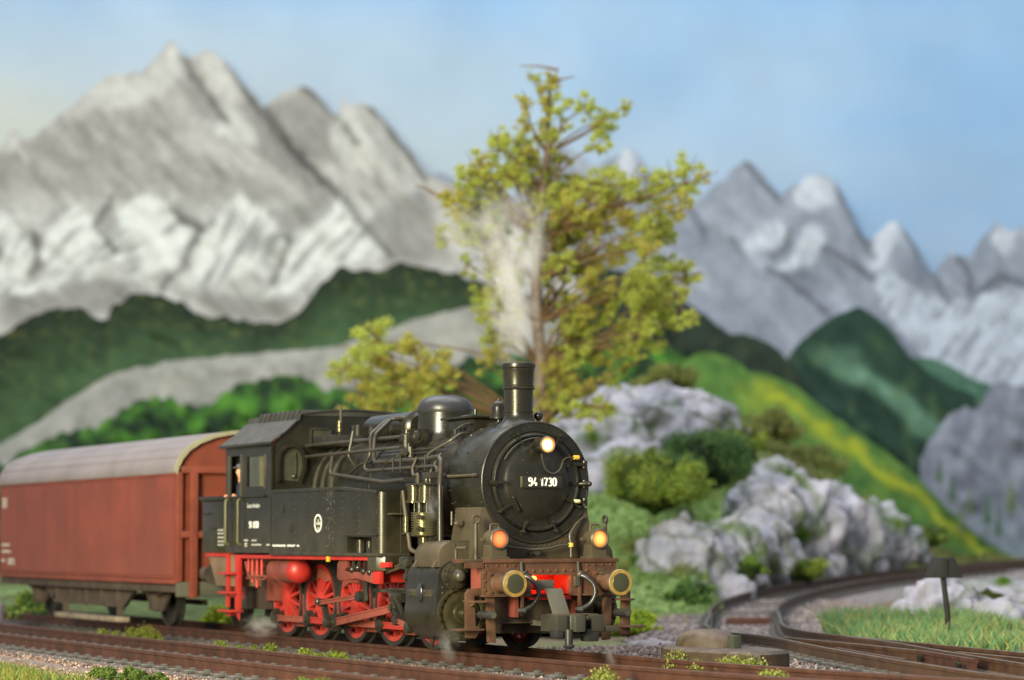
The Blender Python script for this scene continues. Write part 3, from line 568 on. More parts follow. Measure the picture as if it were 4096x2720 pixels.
axm = mesh(MB().cyl((0, 0, 0), (0, 1.5, 0), .09), 'axle', M['tyre'])
for i in range(5):
    for sy in (-1, 1):
        w = bpy.data.objects.new('wheel', wme); link(w, loco, (-1.45 * i, sy * .735, .675))
        if sy > 0: w.rotation_euler = (0, 0, math.pi)
        for nm, m_ in (('tyre', tme), ('counterweight', cwb if i == 2 else cwm)) + ((('axle', axm),) if sy < 0 else ()):
            link(bpy.data.objects.new(nm, m_), w)

# rods and motion on the visible side
def rod(name, p0, p1, y, w, th, m, parent=None, boss=.0):
    mb = MB().bar((p0[0], y, p0[1]), (p1[0], y, p1[1]), th, w, (0, 0, 1))
    d = Vector((p1[0] - p0[0], 0, p1[1] - p0[1])).normalized(); nn = Vector((-d.z, 0, d.x))
    for sgn in (-1, 1):
        o_ = nn * sgn * (w / 2 - .012); mb.bar(Vector((p0[0], y - th / 2 - .008, p0[1])) + o_, Vector((p1[0], y - th / 2 - .008, p1[1])) + o_, .018, .024)
    return P(name, mb, m, parent or loco, .004)
pins = [(-1.45 * i, .34) for i in range(5)]
for i in range(4): rod('coupling_rod', pins[i], pins[i + 1], -1.0, .105, .05, M['redd'] if i % 2 else M['red'])
for i, (x, z) in enumerate(pins):
    big = i == 2
    P('crank_pin', MB().lathe([(-1.10, 0), (-1.09, .05), (-1.075, .055), (-1.07, .115), (-.93, .115), (-.92, .06), (-.80, .06)], (x, 0, z), 'y', 24).box(x - .05, x + .05, -1.05, -.95, z + .08, z + .16), M['steel'], loco)
rod('main_rod', (-2.9, .34), (-.45, .645), -1.17, .125, .06, M['redd'])
P('big_end', MB().lathe([(-1.26, 0), (-1.26, .06), (-1.24, .13), (-1.10, .13), (-1.08, .06)], (-2.9, 0, .34), 'y', 28).box(-3.03, -2.77, -1.22, -1.11, .20, .48), M['steel'], loco, .01)
P('return_crank', MB().bar((-2.88, -1.30, .30), (-3.02, -1.32, .66), .05, .10, (0, 1, 0)).cyl((-3.02, -1.40, .66), (-3.02, -1.27, .66), .065).cyl((-2.9, -1.36, .34), (-2.9, -1.22, .34), .085), M['steel'], loco, .006)
rod('eccentric_rod', (-3.02, .66), (-1.45, .79), -1.37, .075, .05, M['redd'])
P('rod_end', MB().cyl((-1.45, -1.44, .79), (-1.45, -1.30, .79), .085, n=18).ball((-3.02, -1.42, .68), .06, 10, 7), M['steel'], loco)
P('expansion_link', MB().tube([(-1.38, -1.30, .72), (-1.42, -1.30, .9), (-1.40, -1.30, 1.1)], .055, 8), M['steel'], loco)
P('slide_bar', MB().box(-1.3, .48, -1.22, -1.06, .86, .92).box(-.62, -.02, -1.28, -1.0, .90, .945), M['steel'], loco, .008)
P('crosshead', MB().box(-.66, -.24, -1.25, -1.02, .72, .87).box(-.58, -.30, -1.24, -1.05, .50, .74).cyl((-.45, -1.30, .645), (-.45, -1.0, .645), .10), M['steel'], loco, .012)
P('crosshead_nut', MB().cyl((-.45, -1.34, .645), (-.45, -1.29, .645), .055, n=6).box(-.42, -.28, -1.272, -1.24, .76, .85), M['bright'], loco)
P('piston_rod', MB().cyl((-.3, -1.12, .62), (.6, -1.12, .62), .045), M['bright'], loco)
P('combination_lever', MB().bar((.36, -1.42, 1.36), (.40, -1.42, .33), .05, .06, (0, 1, 0)).cyl((.36, -1.47, 1.32), (.36, -1.36, 1.32), .07).cyl((.37, -1.47, 1.12), (.37, -1.36, 1.12), .06).cyl((.40, -1.47, .36), (.40, -1.36, .36), .085), M['steel'], loco, .006)
P('valve_head', MB().box(.05, .36, -1.42, -1.2, 1.24, 1.42).cyl((.22, -1.46, 1.36), (.22, -1.2, 1.36), .07), M['steel'], loco, .01)
rod('union_link', (-.08, .46), (.40, .37), -1.38, .07, .05, M['redd'])
P('union_pin', MB().cyl((-.08, -1.44, .46), (-.08, -1.2, .46), .08), M['steel'], loco)
P('crosshead_arm', MB().bar((-.35, -1.3, .60), (-.08, -1.3, .46), .05, .09, (0, 1, 0)).bar((-.32, -1.28, .80), (-.05, -1.28, .50), .04, .06, (0, 1, 0)), M['steel'], loco, .008)
rod('valve_rod', (-.80, 1.16), (.05, 1.30), -1.30, .075, .05, M['brown'])

# cylinders
def cylinder(sy):
    q = [(-.72, 1.38), (-1.2, 1.38)] + ar(-1.22, 1.12, .27, .26, 95, 185, 8) + [(-1.50, .98), (-1.525, .85)] + ar(-1.10, .62, .44, .43, 160, 340, 15) + [(-.70, .6)]
    c = P('cylinder', MB().prism([(y * -sy, z) for y, z in q], 'x', .50, 1.50), M['cyl'], loco, .012, ang=40)
    front = MB().prism([(y * -sy * 1.004, z) for y, z in q], 'x', 1.50, 1.56); P('cylinder_flange', front, M['cyl'], c, .012, ang=40)
    cov = P('cylinder_cover', MB().lathe([(1.55, .40), (1.59, .40), (1.595, .39), (1.595, .34), (1.585, .33), (1.572, .315), (1.575, .30), (1.60, .285), (1.615, .25), (1.622, .20), (1.62, .165), (1.66, .155), (1.67, .14), (1.67, .10), (1.72, .095), (1.73, .07), (1.73, 0)], (0, sy * 1.12, .60), 'x', 48), mat('cover_olive', (.07, .062, .030), .26, .5, var=.35), c)
    mb = MB()
    for k in range(22): a = 2 * math.pi * k / 22; mb.rivet((1.595, sy * 1.12 + math.cos(a) * .365, .60 + math.sin(a) * .365), (1, 0, 0), .024, .025)
    tag(P('cover_bolts', mb, M['steel'], c), kind='stuff')
    P('gland', MB().cyl((1.66, sy * 1.12, .60), (1.80, sy * 1.12, .60), .085, n=18).ball((1.66, sy * 1.0, .86), .05, 10, 7), M['bright'], c)
    P('piston_tail', MB().cyl((1.76, sy * 1.12, .60), (2.60, sy * 1.12, .60), .058, n=18), M['hose'], c, .004)
    P('tail_end', MB().cyl((2.595, sy * 1.12, .60), (2.606, sy * 1.12, .60), .046, n=18), M['lead'], c)
    vc = P('valve_chest', MB().lathe([(1.55, .215), (1.60, .215), (1.61, .19), (1.66, .185), (1.67, .155), (1.685, .15), (1.70, .105), (1.72, .098), (1.765, .06), (1.78, 0)], (0, sy * 1.22, 1.15), 'x', 40), M['black'], c)
    mb = MB()
    for k in range(8): a = 2 * math.pi * (k + .5) / 8; mb.rivet((1.60, sy * 1.22 + math.cos(a) * .20, 1.15 + math.sin(a) * .20), (1, 0, 0), .018, .03).rivet((1.665, sy * 1.22 + math.cos(a) * .168, 1.15 + math.sin(a) * .168), (1, 0, 0), .015, .02)
    tag(P('valve_bolts', mb, M['steel'], c), kind='stuff')
    P('valve_nose', MB().ball((1.75, sy * 1.22, 1.15), (.06, .085, .085)), M['lead'], vc)
    cr = [(-.88, 1.66), (-1.24, 1.66)] + ar(-1.24, 1.44, .235, .22, 90, 180, 8) + [(-1.475, 1.28), (-.88, 1.28)]
    P('cylinder_casing', MB().prism([(y * -sy, z) for y, z in cr], 'x', .72, 1.555), M['brown'], c, .012, ang=40)
    if sy < 0:
        P('casing_seam', MB().box(1.555, 1.566, -1.23, -1.215, 1.30, 1.63).box(1.30, 1.56, -1.30, -.90, 1.655, 1.672), M['lead'], c)
        P('casing_gusset', MB().prism([(-1.475, 1.38), (-1.475, 1.28), (-1.54, 1.28)], 'x', .76, .84).prism([(-1.475, 1.38), (-1.475, 1.28), (-1.54, 1.28)], 'x', 1.42, 1.50), M['brown'], c)
        P('jacket_band', MB().box(.60, 1.42, -1.537, -1.48, .84, .95), M['black'], c, .006)
        P('oil_cap', MB().ball((1.02, -1.53, .90), (.085, .035, .14), 18, 10), mat('oil_cap_gloss', (.03, .032, .04), .18, var=.2), c)
        mb = MB()
        for x in np.linspace(.64, 1.38, 9):
            if abs(x - 1.02) > .12: mb.rivet((x, -1.537, .865), (0, -1, 0), .010, .008).rivet((x, -1.537, .925), (0, -1, 0), .010, .008)
        for y, z in ((-1.42, .98), (-1.34, .99), (-1.42, .90), (-1.34, .91), (-1.25, 1.0), (-1.40, .40)): mb.rivet((1.56, y, z), (1, 0, 0), .018, .016)
        tag(P('rivets', mb, M['dull'], c), kind='stuff')
        for x in (.80, 1.10, 1.38): P('drain_cock', MB().cyl((x, -1.2, .22), (x, -1.24, .08), .035, n=8).cyl((x - .04, -1.26, .10), (x + .10, -1.26, .10), .02, n=6), M['steel'], c)
    return c
cylinder(-1); cylinder(1)

# air pump
pump = P('air_pump', MB().box(.16, .78, -1.36, -1.05, 2.50, 2.535).box(.30, .74, -1.22, -1.0, 1.5, 2.5), M['steel'], loco, .01)
for x, y, r in ((.30, -1.27, .115), (.60, -1.22, .105)): P('steam_cylinder', MB().lathe([(2.24, r * 1.25), (2.27, r * 1.25), (2.275, r), (2.48, r), (2.485, r * 1.15), (2.50, r * 1.15)], (x, y, 0), 'z', 24), M['bright'], pump)
P('pump_neck', MB().cyl((.46, -1.26, 2.08), (.46, -1.26, 2.26), .05).cyl((.66, -1.24, 2.05), (.66, -1.24, 2.28), .02).cyl((.32, -1.28, 2.05), (.32, -1.28, 2.28), .02), M['steel'], pump)
fn = [(1.72, .12), (1.74, .20)]
for k in range(9): z = 1.75 + k * .036; fn += [(z, .205), (z + .014, .205), (z + .016, .175), (z + .034, .175)]
fn += [(2.075, .205), (2.09, .20), (2.095, .08)]
P('finned_cylinder', MB().lathe(fn, (.58, -1.24, 0), 'z', 32), mat('pump_fins', (.20, .185, .10), .28, .7, var=.3), pump, ang=50)
PP('pump_valve', MB().cyl((.40, -1.46, 1.80), (.40, -1.46, 2.02), .05).cyl((.72, -1.40, 2.02), (.80, -1.42, 2.02), .04).cyl((.72, -1.40, 1.84), (.80, -1.42, 1.84), .04).cyl((.58, -1.24, 1.55), (.58, -1.24, 1.73), .09), M['bright'], pump)
P('pump_head', MB().box(.50, .80, -1.25, -1.0, 2.60, 2.70).cyl((.58, -1.2, 2.53), (.58, -1.2, 2.66), .05).cyl((.70, -1.2, 2.53), (.70, -1.2, 2.62), .03), M['steel'], pump, .01)
pipe('pump_pipe', [(.20, -1.42, 2.42), (.24, -1.42, 2.26), (.46, -1.42, 1.53), (.56, -1.36, 1.49), (.66, -1.3, 1.49)], .036, M['brown'], .08)
pipe('pump_pipe', [(-.15, -1.02, 2.94), (-.22, -1.06, 2.78), (.02, -1.16, 2.66), (.32, -1.22, 2.67), (.36, -1.24, 2.53)], .024, M['brown'], .06)
pipe('pump_pipe', [(.98, -.98, 1.9), (.98, -.98, 2.1)], .02, M['lead'], 0)

# saddle, front platform, buffer beam
sad = P('smokebox_saddle', MB().prism([(-.98, 1.40), (-.98, 1.66), (-.90, 2.16), (.90, 2.16), (.98, 1.66), (.98, 1.40)], 'x', .95, 1.785), M['brown'], loco, .012)
mb = MB()
for k in range(9): mb.rivet((.99 + k * .095, -.905, 2.14), (0, -1, .1), .013, .012)
for k in range(8): mb.rivet((.985, -.975 + k * .009, 1.70 + k * .058), (0, -1, .1), .013, .012)
for k in range(15): mb.rivet((1.787, -.63 + k * .09, 1.66 - .0 * k + .10 * ((k - 7) / 7) ** 2), (1, 0, 0), .017, .015).rivet((1.787, -.60 + k * .086, 1.58 + .12 * ((k - 7) / 7) ** 2), (1, 0, 0), .015, .014)
tag(P('rivets', mb, M['brown'], sad), kind='stuff')
P('saddle_bolt', MB().cyl((1.30, -.98, 1.92), (1.30, -1.06, 1.92), .055, n=10).ball((1.30, -1.06, 1.92), .04, 10, 7), M['brown'], sad)
P('sifting_spout', MB().cyl((1.78, -.02, 1.50), (1.90, -.02, 1.50), .055, n=14).cyl((1.80, -.10, 1.49), (1.86, -.10, 1.49), .035, n=10), M['dull'], sad)
pipe('conduit', [(1.86, -.55, 1.59), (1.90, -.42, 1.56), (1.92, -.10, 1.535), (1.92, .18, 1.55), (1.92, .36, 1.60), (1.92, .52, 1.60)], .018, M['lead'], .06)
pipe('conduit', [(1.92, .54, 1.42), (1.92, .54, 1.62), (1.90, .52, 1.75), (1.87, .66, 1.92), (1.84, .78, 2.0), (1.80, .84, 2.0)], .022, M['lead'], .06)
P('conduit_cap', MB().cyl((1.92, .54, 1.57), (1.92, .54, 1.63), .042, n=12), M['yellow'], loco, .006)
plat = P('front_platform', MB().box(1.56, 2.33, -1.13, 1.11, 1.362, 1.398).box(1.95, 2.33, -1.44, -1.13, 1.362, 1.398), M['brown'], loco, .006)
P('platform_edge', MB().box(2.31, 2.335, -1.14, 1.12, 1.345, 1.403).box(1.95, 2.32, -1.46, -1.44, 1.345, 1.403).box(2.29, 2.32, -1.44, -1.13, 1.27, 1.36), M['beam'], plat, .005)
pipe('platform_rail', [(2.0, -1.42, 1.40), (2.0, -1.42, 1.56), (2.22, -1.36, 1.56)], .024, M['brown'], .04, plat)
for sy in (-1, 1):
    h = P('eye_post', MB().cyl((1.99, sy * 1.09, 1.38), (1.99, sy * 1.09, 1.92), .034, .028), M['brown'], loco)
    ax = 'x' if sy < 0 else 'y'
    R_, r_ = .058, .020
    P('eye', MB().lathe([(r_ * math.sin(a), R_ + r_ * math.cos(a)) for a in np.linspace(0, 2 * math.pi, 9)], (1.99, sy * 1.09, 1.975), ax, 20, cap=False), M['brown'] if sy < 0 else M['dull'], h)
bb = P('buffer_beam', MB().box(2.22, 2.30, -1.13, -.335, .875, 1.36).box(2.22, 2.30, .325, 1.09, .875, 1.36).box(2.22, 2.30, -.335, .325, 1.165, 1.36), M['beam'], loco)
mb = MB()
for y in (-1.08, -.90, -.76, -.62, .60, .72, .86, 1.0): mb.rivet((2.30, y, 1.305), (1, 0, 0), .024, .018)
for k in range(10): mb.rivet((2.30, -.56 + k * .128, 1.225), (1, 0, 0), .026, .02)
for y in (-1.10, 1.04): 
    for z in (.95, 1.08, 1.2): mb.rivet((2.30, y, z), (1, 0, 0), .022, .018)
tag(P('rivets', mb, M['beam'], bb), kind='stuff')
PP('beam_end', MB().box(1.9, 2.22, -1.13, -1.08, .88, 1.36).box(1.9, 2.22, 1.04, 1.09, .88, 1.36), M['redd'], bb, .005)
P('lower_flange', MB().box(2.05, 2.32, -1.14, -.34, .855, .885).box(2.05, 2.32, .33, 1.10, .855, .885), M['beam'], bb, .005)
well = P('coupler_well', MB().box(1.75, 2.22, -.36, -.33, .80, 1.2).box(1.75, 2.22, .33, .36, .80, 1.2).box(1.72, 1.76, -.36, .36, .80, 1.2).box(1.75, 2.22, -.36, .36, 1.17, 1.20).box(1.75, 2.25, -.36, .36, .80, .83), M['red'], loco)
P('drawbar_box', MB().box(2.02, 2.27, -.22, .06, .955, 1.09), M['strap'], well, .012)
P('bulb', MB().ball((1.84, -.05, 1.10), .045), M['led'], well)
ld = bpy.data.lights.new('bulb_glow', 'POINT'); ld.energy = 10; ld.color = (1, .36, .08); ld.shadow_soft_size = .05
lo_ = bpy.data.objects.new('bulb_glow', ld); COL.objects.link(lo_); lo_.location = (2.0, -.16, 1.13); lo_.parent = well; lo_['kind'] = 'helper'
for y, z in ((-.72, 1.19), (.80, 1.19)): P('lamp_iron', MB().box(2.29, 2.42, y - .015, y + .20, z - .02, z + .012).box(2.29, 2.31, y - .02, y + .10, z - .05, z + .07), M['brown'], bb, .005)
for sy in (-1, 1):
    b = P('buffer', MB().box(2.30, 2.33, sy * .875 - .19, sy * .875 + .19, .88, 1.22).lathe([(2.32, .16), (2.36, .135), (2.40, .125), (2.66, .12), (2.68, .10), (2.70, .09), (2.76, .09)], (0, sy * .875, 1.05), 'x', 28), M['beam'], loco, .006)
    P('buffer_head', MB().lathe([(2.74, .08), (2.745, .185), (2.76, .20), (2.785, .20), (2.80, .193), (2.806, .185)], (0, sy * .875, 1.05), 'x', 40), M['lead'], b)
    P('head_ring', MB().lathe([(2.803, .192), (2.811, .188), (2.813, .142), (2.808, .138)], (0, sy * .875, 1.05), 'x', 40, cap=False), M['brass'], b)
    P('head_face', MB().lathe([(2.806, .145), (2.817, .135), (2.822, .06), (2.823, 0)], (0, sy * .875, 1.05), 'x', 36), mat('buffer_face', (.052, .055, .032), .35, var=.2), b)
    for y, z in ((-.15, .92), (.15, .92), (-.15, 1.18), (.15, 1.18)): P('buffer_bolt', MB().cyl((2.33, sy * .875 + y, z), (2.355, sy * .875 + y, z), .02, n=6), M['beam'], b)
# brake hoses
for y0, y1 in ((-.52, -.50), (.43, .42)):
    h = P('brake_hose', MB().tube([(2.36, y0 + .02, 1.16), (2.42, y0 + .08, 1.13), (2.50, y0 + .18, 1.02), (2.52, y0 + .19, .88), (2.48, y0 + .13, .74), (2.42, y0 + .0, .66)], .036, 10, .08), M['hose'], loco, ang=60)
    P('hose_valve', MB().cyl((2.32, y0, 1.36), (2.34, y0, 1.20), .022, n=8).ball((2.35, y0 + .02, 1.17), .055, 10, 7).box(2.31, 2.36, y0 - .07, y0 + .01, 1.0, 1.14), M['lead'], h)
    P('hose_end', MB().cyl((2.44, y0 + .02, .655), (2.38, y0 - .08, .65), .046, n=12), M['hose'], h)
    P('hose_hanger', MB().bar((2.33, y0 + .03, 1.14), (2.34, y0 + .0, .58), .022, .05, (0, 1, 0)), M['beam'], h, .005)
# coupler
cp = P('coupler', MB().prism([(2.72, -.42), (3.20, -.40), (3.20, -.24), (3.17, -.23), (3.17, -.17), (3.30, -.16), (3.30, .0), (3.08, .02), (3.08, .15), (3.22, .15), (3.22, .36), (2.72, .36)], 'z', .365, .60), M['coup'], loco, .012)
P('coupler_arm', MB().box(2.95, 3.20, .36, .62, .355, .435), M['coup'], cp, .012)
P('coupler_plate', MB().box(2.76, 3.12, -.36, .32, .60, .612), M['brown'], cp, .004)
P('coupler_strap', MB().add([(2.48, -.20, .97), (2.48, .07, .97), (2.62, .13, .58), (2.62, -.14, .58), (2.455, -.20, .955), (2.455, .07, .955), (2.595, .13, .57), (2.595, -.14, .57)], [(0, 1, 2, 3), (7, 6, 5, 4), (0, 4, 5, 1), (1, 5, 6, 2), (2, 6, 7, 3), (3, 7, 4, 0)]).box(1.9, 2.47, -.20, .07, .945, .968).box(1.9, 2.75, -.15, .12, .42, .50), M['strap'], cp, .004)
P('coupler_pin', MB().lathe([(.12, .03), (.14, .07), (.165, .085), (.18, .075), (.185, .058), (.40, .058)], (3.2, -.22, 0), 'z', 20), M['hose'], cp)
P('coupler_hook', MB().box(3.0, 3.2, -.42, -.30, .28, .40).box(3.0, 3.2, .08, .28, .22, .40).box(2.95, 3.1, -.3, .1, .28, .33), M['hose'], cp, .02)
# steps, guard irons, cross plate
for sy in (-1, 1):
    st = P('front_step', MB().prism([(sy * 1.38, .90), (sy * 1.33, .97), (sy * 1.07, .985), (sy * 1.07, .89), (sy * 1.24, .87), (sy * 1.22, .44), (sy * 1.16, .42), (sy * 1.17, .33), (sy * 1.22, .26), (sy * 1.37, .27)], 'x', 2.17, 2.24), M['beam'], loco, .012)
    P('step_tread', MB().box(2.05, 2.42, *sorted((sy * 1.34, sy * 1.10)), .775, .805).prism([(2.22, .77), (2.40, .77), (2.22, .70)], 'y', *sorted((sy * 1.31, sy * 1.28))), M['beam'], st, .006)
    P('step_tread', MB().box(2.10, 2.40, *sorted((sy * 1.56, sy * 1.16)), .375, .405), M['beam'], st, .006)
    P('guard_iron', MB().prism([(sy * 1.05, .86), (sy * .92, .86), (sy * .90, .19), (sy * 1.02, .20)], 'x', 2.18, 2.26), M['beam'], loco, .01)
cpz = P('cross_plate', MB().box(1.9, 1.96, -.90, .90, .47, .88).box(1.86, 2.0, -.90, .90, .455, .48), M['brown'], loco, .005)
mb = MB()
for k in range(18): mb.rivet((1.96, -.85 + k * .1, .53), (1, 0, 0), .016, .014)
tag(P('rivets', mb, M['brown'], cpz), kind='stuff')
P('brake_beam', MB().box(.75, .85, -.80, .80, .30, .42).box(1.2, 1.3, -.7, .7, .34, .46), M['redd'], loco, .01)

# engine driver standing in the cab doorway
def person(name, loc, label):
    o = MB(); me = bpy.data.meshes.new(name)
    J = [(0, 0, .95, .13), (0, 0, 1.18, .15), (0, 0, 1.40, .16), (0, -.03, 1.50, .07), (0, -.06, 1.60, .088), (0, -.07, 1.68, .10), (0, -.06, 1.77, .06),
         (.19, 0, 1.38, .075), (.24, -.03, 1.12, .06), (.20, -.24, 1.14, .045), (.20, -.33, 1.20, .045),
         (-.19, 0, 1.38, .075), (-.24, -.06, 1.12, .06), (-.18, -.26, 1.12, .045), (-.18, -.34, 1.20, .045),
         (.10, 0, .88, .10), (.11, .01, .48, .075), (.11, .02, .08, .055), (.11, -.10, .04, .05), (-.10, 0, .88, .10), (-.11, .01, .48, .075), (-.11, .02, .08, .055), (-.11, -.10, .04, .05), (0, -.17, 1.65, .022)]
    Eg = [(0, 1), (1, 2), (2, 3), (3, 4), (4, 5), (5, 6), (2, 7), (7, 8), (8, 9), (9, 10), (2, 11), (11, 12), (12, 13), (13, 14), (0, 15), (15, 16), (16, 17), (17, 18), (0, 19), (19, 20), (20, 21), (21, 22), (5, 23)]
    me.from_pydata([j[:3] for j in J], Eg, []); ob = bpy.data.objects.new(name, me); COL.objects.link(ob)
    md = ob.modifiers.new('skin', 'SKIN'); ob.modifiers.new('sub', 'SUBSURF').levels = 1
    for i, j in enumerate(J): me.skin_vertices[0].data[i].radius = (j[3], j[3])
    me.skin_vertices[0].data[0].use_root = True
    dg = bpy.context.evaluated_depsgraph_get(); m2 = bpy.data.meshes.new_from_object(ob.evaluated_get(dg)); bpy.data.objects.remove(ob)
    m2.materials.clear(); m2.materials.append(M['cloth']); m2.materials.append(M['skin'])
    for p in m2.polygons:
        c = p.center; p.material_index = 1 if c.z > 1.49 or c.y < -.24 and c.z > .8 else 0; p.use_smooth = True
    ob = bpy.data.objects.new(name, m2); COL.objects.link(ob); ob.location = loc; ob.scale = (.88, .88, .88); tag(ob, label, 'person')
    hc = bpy.data.objects.new('cap', mesh(MB().lathe([(1.735, .105), (1.75, .115), (1.80, .11), (1.83, .07), (1.835, 0)], (0, -.05, 0), 'z', 20).box(-.08, .08, -.21, -.12, 1.735, 1.755), 'cap', M['cap'])); link(hc, ob)
    ROOT.pop(ob, None); return ob
person('person', (-6.70, -1.26, 1.42), 'engine driver with bare face leaning at the open cab doorway')

# ------------------------------------------------------------------ goods wagon
wg = root('goods_wagon', (-15.3, 0, 0), 'brown covered goods wagon with curved grey roof behind the locomotive', 'wagon')
WX0, WX1 = -21.25, -9.62
arcR = [(-1.47, 2.95), (-1.44, 3.08), (-1.36, 3.24), (-1.22, 3.40), (-1.0, 3.54), (-.7, 3.65), (-.35, 3.72), (0, 3.74)]; arcR = arcR + [(-y, z) for y, z in arcR[-2::-1]]
body = P('body', MB().prism([(-1.42, .86)] + [(y * .97, z - .03) for y, z in arcR] + [(1.42, .86)], 'x', WX0, WX1 - .10), M['wag'], wg)
for k in range(14):
    w = (WX1 - WX0 - .3) / 14; x = WX0 + .15 + k * w; P('side_panel', MB().box(x + .002, x + w - .002, -1.443 - .003 * (k % 2), -1.40, 1.015, 2.885), M['wag'], body)
P('side_rail', MB().box(WX0, WX1 - .05, -1.475, -1.40, .86, .93).box(WX0, WX1 - .05, -1.46, -1.40, .965, 1.005).box(WX0, WX1 - .05, -1.46, -1.40, 2.88, 2.945), M['wagl'], body, .008)
rp = [(y * 1.012, z + .012) for y, z in arcR]
rfm = MB().prism(rp + [(y, z - .02) for y, z in arcR[::-1]], 'x', WX0 - .06, WX1); rfo = P('roof', rfm, M['wroof'], wg, ang=50)
for i in range(2, len(rp) - 2):
    y, z = rp[i]; P('roof_seam', MB().box(WX0 - .05, WX1 - .02, y - .012, y + .012, z - .02, z + .004), M['wroof'], rfo, .004)
P('roof_edge', MB().prism([(y * 1.02, z + .022) for y, z in arcR] + [(y * .978, z - .05) for y, z in arcR[::-1]], 'x', WX1 - .02, WX1 + .04), M['wtrim'], rfo, ang=50)
P('end_wall', MB().prism([(-1.36, .9)] + [(y * .93, z - .09) for y, z in arcR] + [(1.36, .9)], 'x', WX1 - .12, WX1 - .07), M['wagl'], wg)
for y0, y1 in ((-1.45, -1.33), (-1.20, -1.05), (-.42, -.30), (.30, .42), (1.05, 1.20), (1.33, 1.45)):
    P('end_post', MB().box(WX1 - .10, WX1 + (.04 if abs(y0) > 1.2 else .10), y0, y1, .90 if abs(y0) > 1.3 else .60, 2.95), M['wagl'], wg, .012)
for z in (2.93, 1.72): P('end_rail', MB().box(WX1 - .10, WX1 + .075, -1.36, 1.36, z, z + .13), M['wagl'], wg, .02)
P('sole_bar', MB().box(WX0, WX1, -1.38, -1.28, .70, .86).box(WX0, WX1, 1.28, 1.38, .70, .86), M['wagd'], wg, .01)
P('head_stock', MB().box(WX1 - .10, WX1 + .02, -1.42, 1.42, .62, .90), mat('headstock', (.085, .085, .06), .6, var=.3), wg, .015)
for sy in (-1, 1):
    b = P('buffer', MB().lathe([(WX1, .13), (WX1 + .3, .11), (WX1 + .5, .08)], (0, sy * .875, 1.05), 'x', 20), M['wagd'], wg)
    P('buffer_head', MB().lathe([(WX1 + .48, .05), (WX1 + .49, .2), (WX1 + .53, .2), (WX1 + .54, 0)], (0, sy * .875, 1.05), 'x', 28), M['dull'], b)
P('coupling', MB().box(WX1, -8.0, -.12, .12, .42, .52).box(WX1 + .3, WX1 + .7, -.4, .4, .40, .62), M['coup'], wg, .02)
P('truss', MB().prism([(-18.6, .72), (-12.6, .72), (-13.3, .34), (-17.8, .34)], 'y', -1.20, -1.12), M['wagd'], wg)
for k in range(5): P('truss_rib', MB().box(-17.6 + k * 1.0, -17.5 + k * 1.0, -1.26, -1.18, .36, .72), M['wagd'], wg, .01)
P('step_board', MB().box(-17.2, -12.9, -1.40, -1.20, .06, .16), mat('step_wood', (.26, .21, .15), .75, var=.4, vs=3, bump=.2), wg, .01)
PP('step_hanger', MB().box(-16.9, -16.8, -1.3, -1.2, .1, .4).box(-13.4, -13.3, -1.3, -1.2, .1, .4), M['wagd'], wg)
for x in (-19.35, -11.75):
    P('axle_guard', MB().prism([(x - .75, .72), (x + .75, .72), (x + .3, .30), (x - .3, .30)], 'y', -1.05, -.98).box(x - .17, x + .17, -1.16, -.98, .32, .62), M['wagd'], wg, .01)
    P('leaf_spring', MB().tube([(x - .6, -1.1, .70), (x, -1.1, .60), (x + .6, -1.1, .70)], .05, 6, .3), M['wagd'], wg)
    for sy in (-1, 1):
        w = P('wheel', MB().lathe([(-.07, 0), (-.07, .12), (-.03, .16), (-.01, .40), (-.07, .42), (-.07, .485), (.05, .49), (.07, .53), (.09, .53), (.09, 0)], (0, 0, 0), 'y', 40), M['tyre'], wg, loc=(x, sy * .735, .49))
        if sy > 0: w.rotation_euler = (0, 0, math.pi)
P('brake_gear', MB().box(-19.2, -11.9, -.06, .06, .40, .50).box(-17.9, -17.7, -1.2, 1.2, .42, .52), M['wagd'], wg)
mb = MB()
for x0, x1, z in ((-21.0, -20.65, 2.50), (-21.0, -20.65, 2.42), (-21.0, -20.65, 2.58), (-21.0, -20.45, 1.55), (-21.0, -20.3, 1.40), (-20.5, -20.0, 1.22), (-20.5, -20.0, 1.14), (-21.0, -20.75, 1.20)):
    x = x0
    while x < x1: mb.box(x, x + .06, -1.452, -1.44, z, z + .055); x += .09
tag(P('small_inscription', mb, M['faint'], wg), kind='stuff')

# ------------------------------------------------------------------ tracks
def smooth_path(pts, step=.5):
    P_ = [Vector(p) for p in pts]; out = []
    for i in range(len(P_) - 1):
        a, b, c, d = P_[max(i - 1, 0)], P_[i], P_[i + 1], P_[min(i + 2, len(P_) - 1)]; n = max(1, int((c - b).length / step))
        for k in range(n):
            t = k / n; out.append(.5 * ((2 * b) + (c - a) * t + (2 * a - 5 * b + 4 * c - d) * t * t + (3 * b - a - 3 * c + d) * t ** 3))
    return out + [P_[-1]]
RPF = [(-.037, 0), (-.03, .006), (.03, .006), (.037, 0), (.037, -.045), (.014, -.06), (.012, -.17), (.065, -.19), (.07, -.215), (-.07, -.215), (-.065, -.19), (-.012, -.17), (-.014, -.06), (-.037, -.045)]
def side(P_, i):
    t = (P_[min(i + 1, len(P_) - 1)] - P_[max(i - 1, 0)]); t.z = 0; t.normalize(); return Vector((-t.y, t.x, 0))
def offset(P_, o): return [p + side(P_, i) * o for i, p in enumerate(P_)]
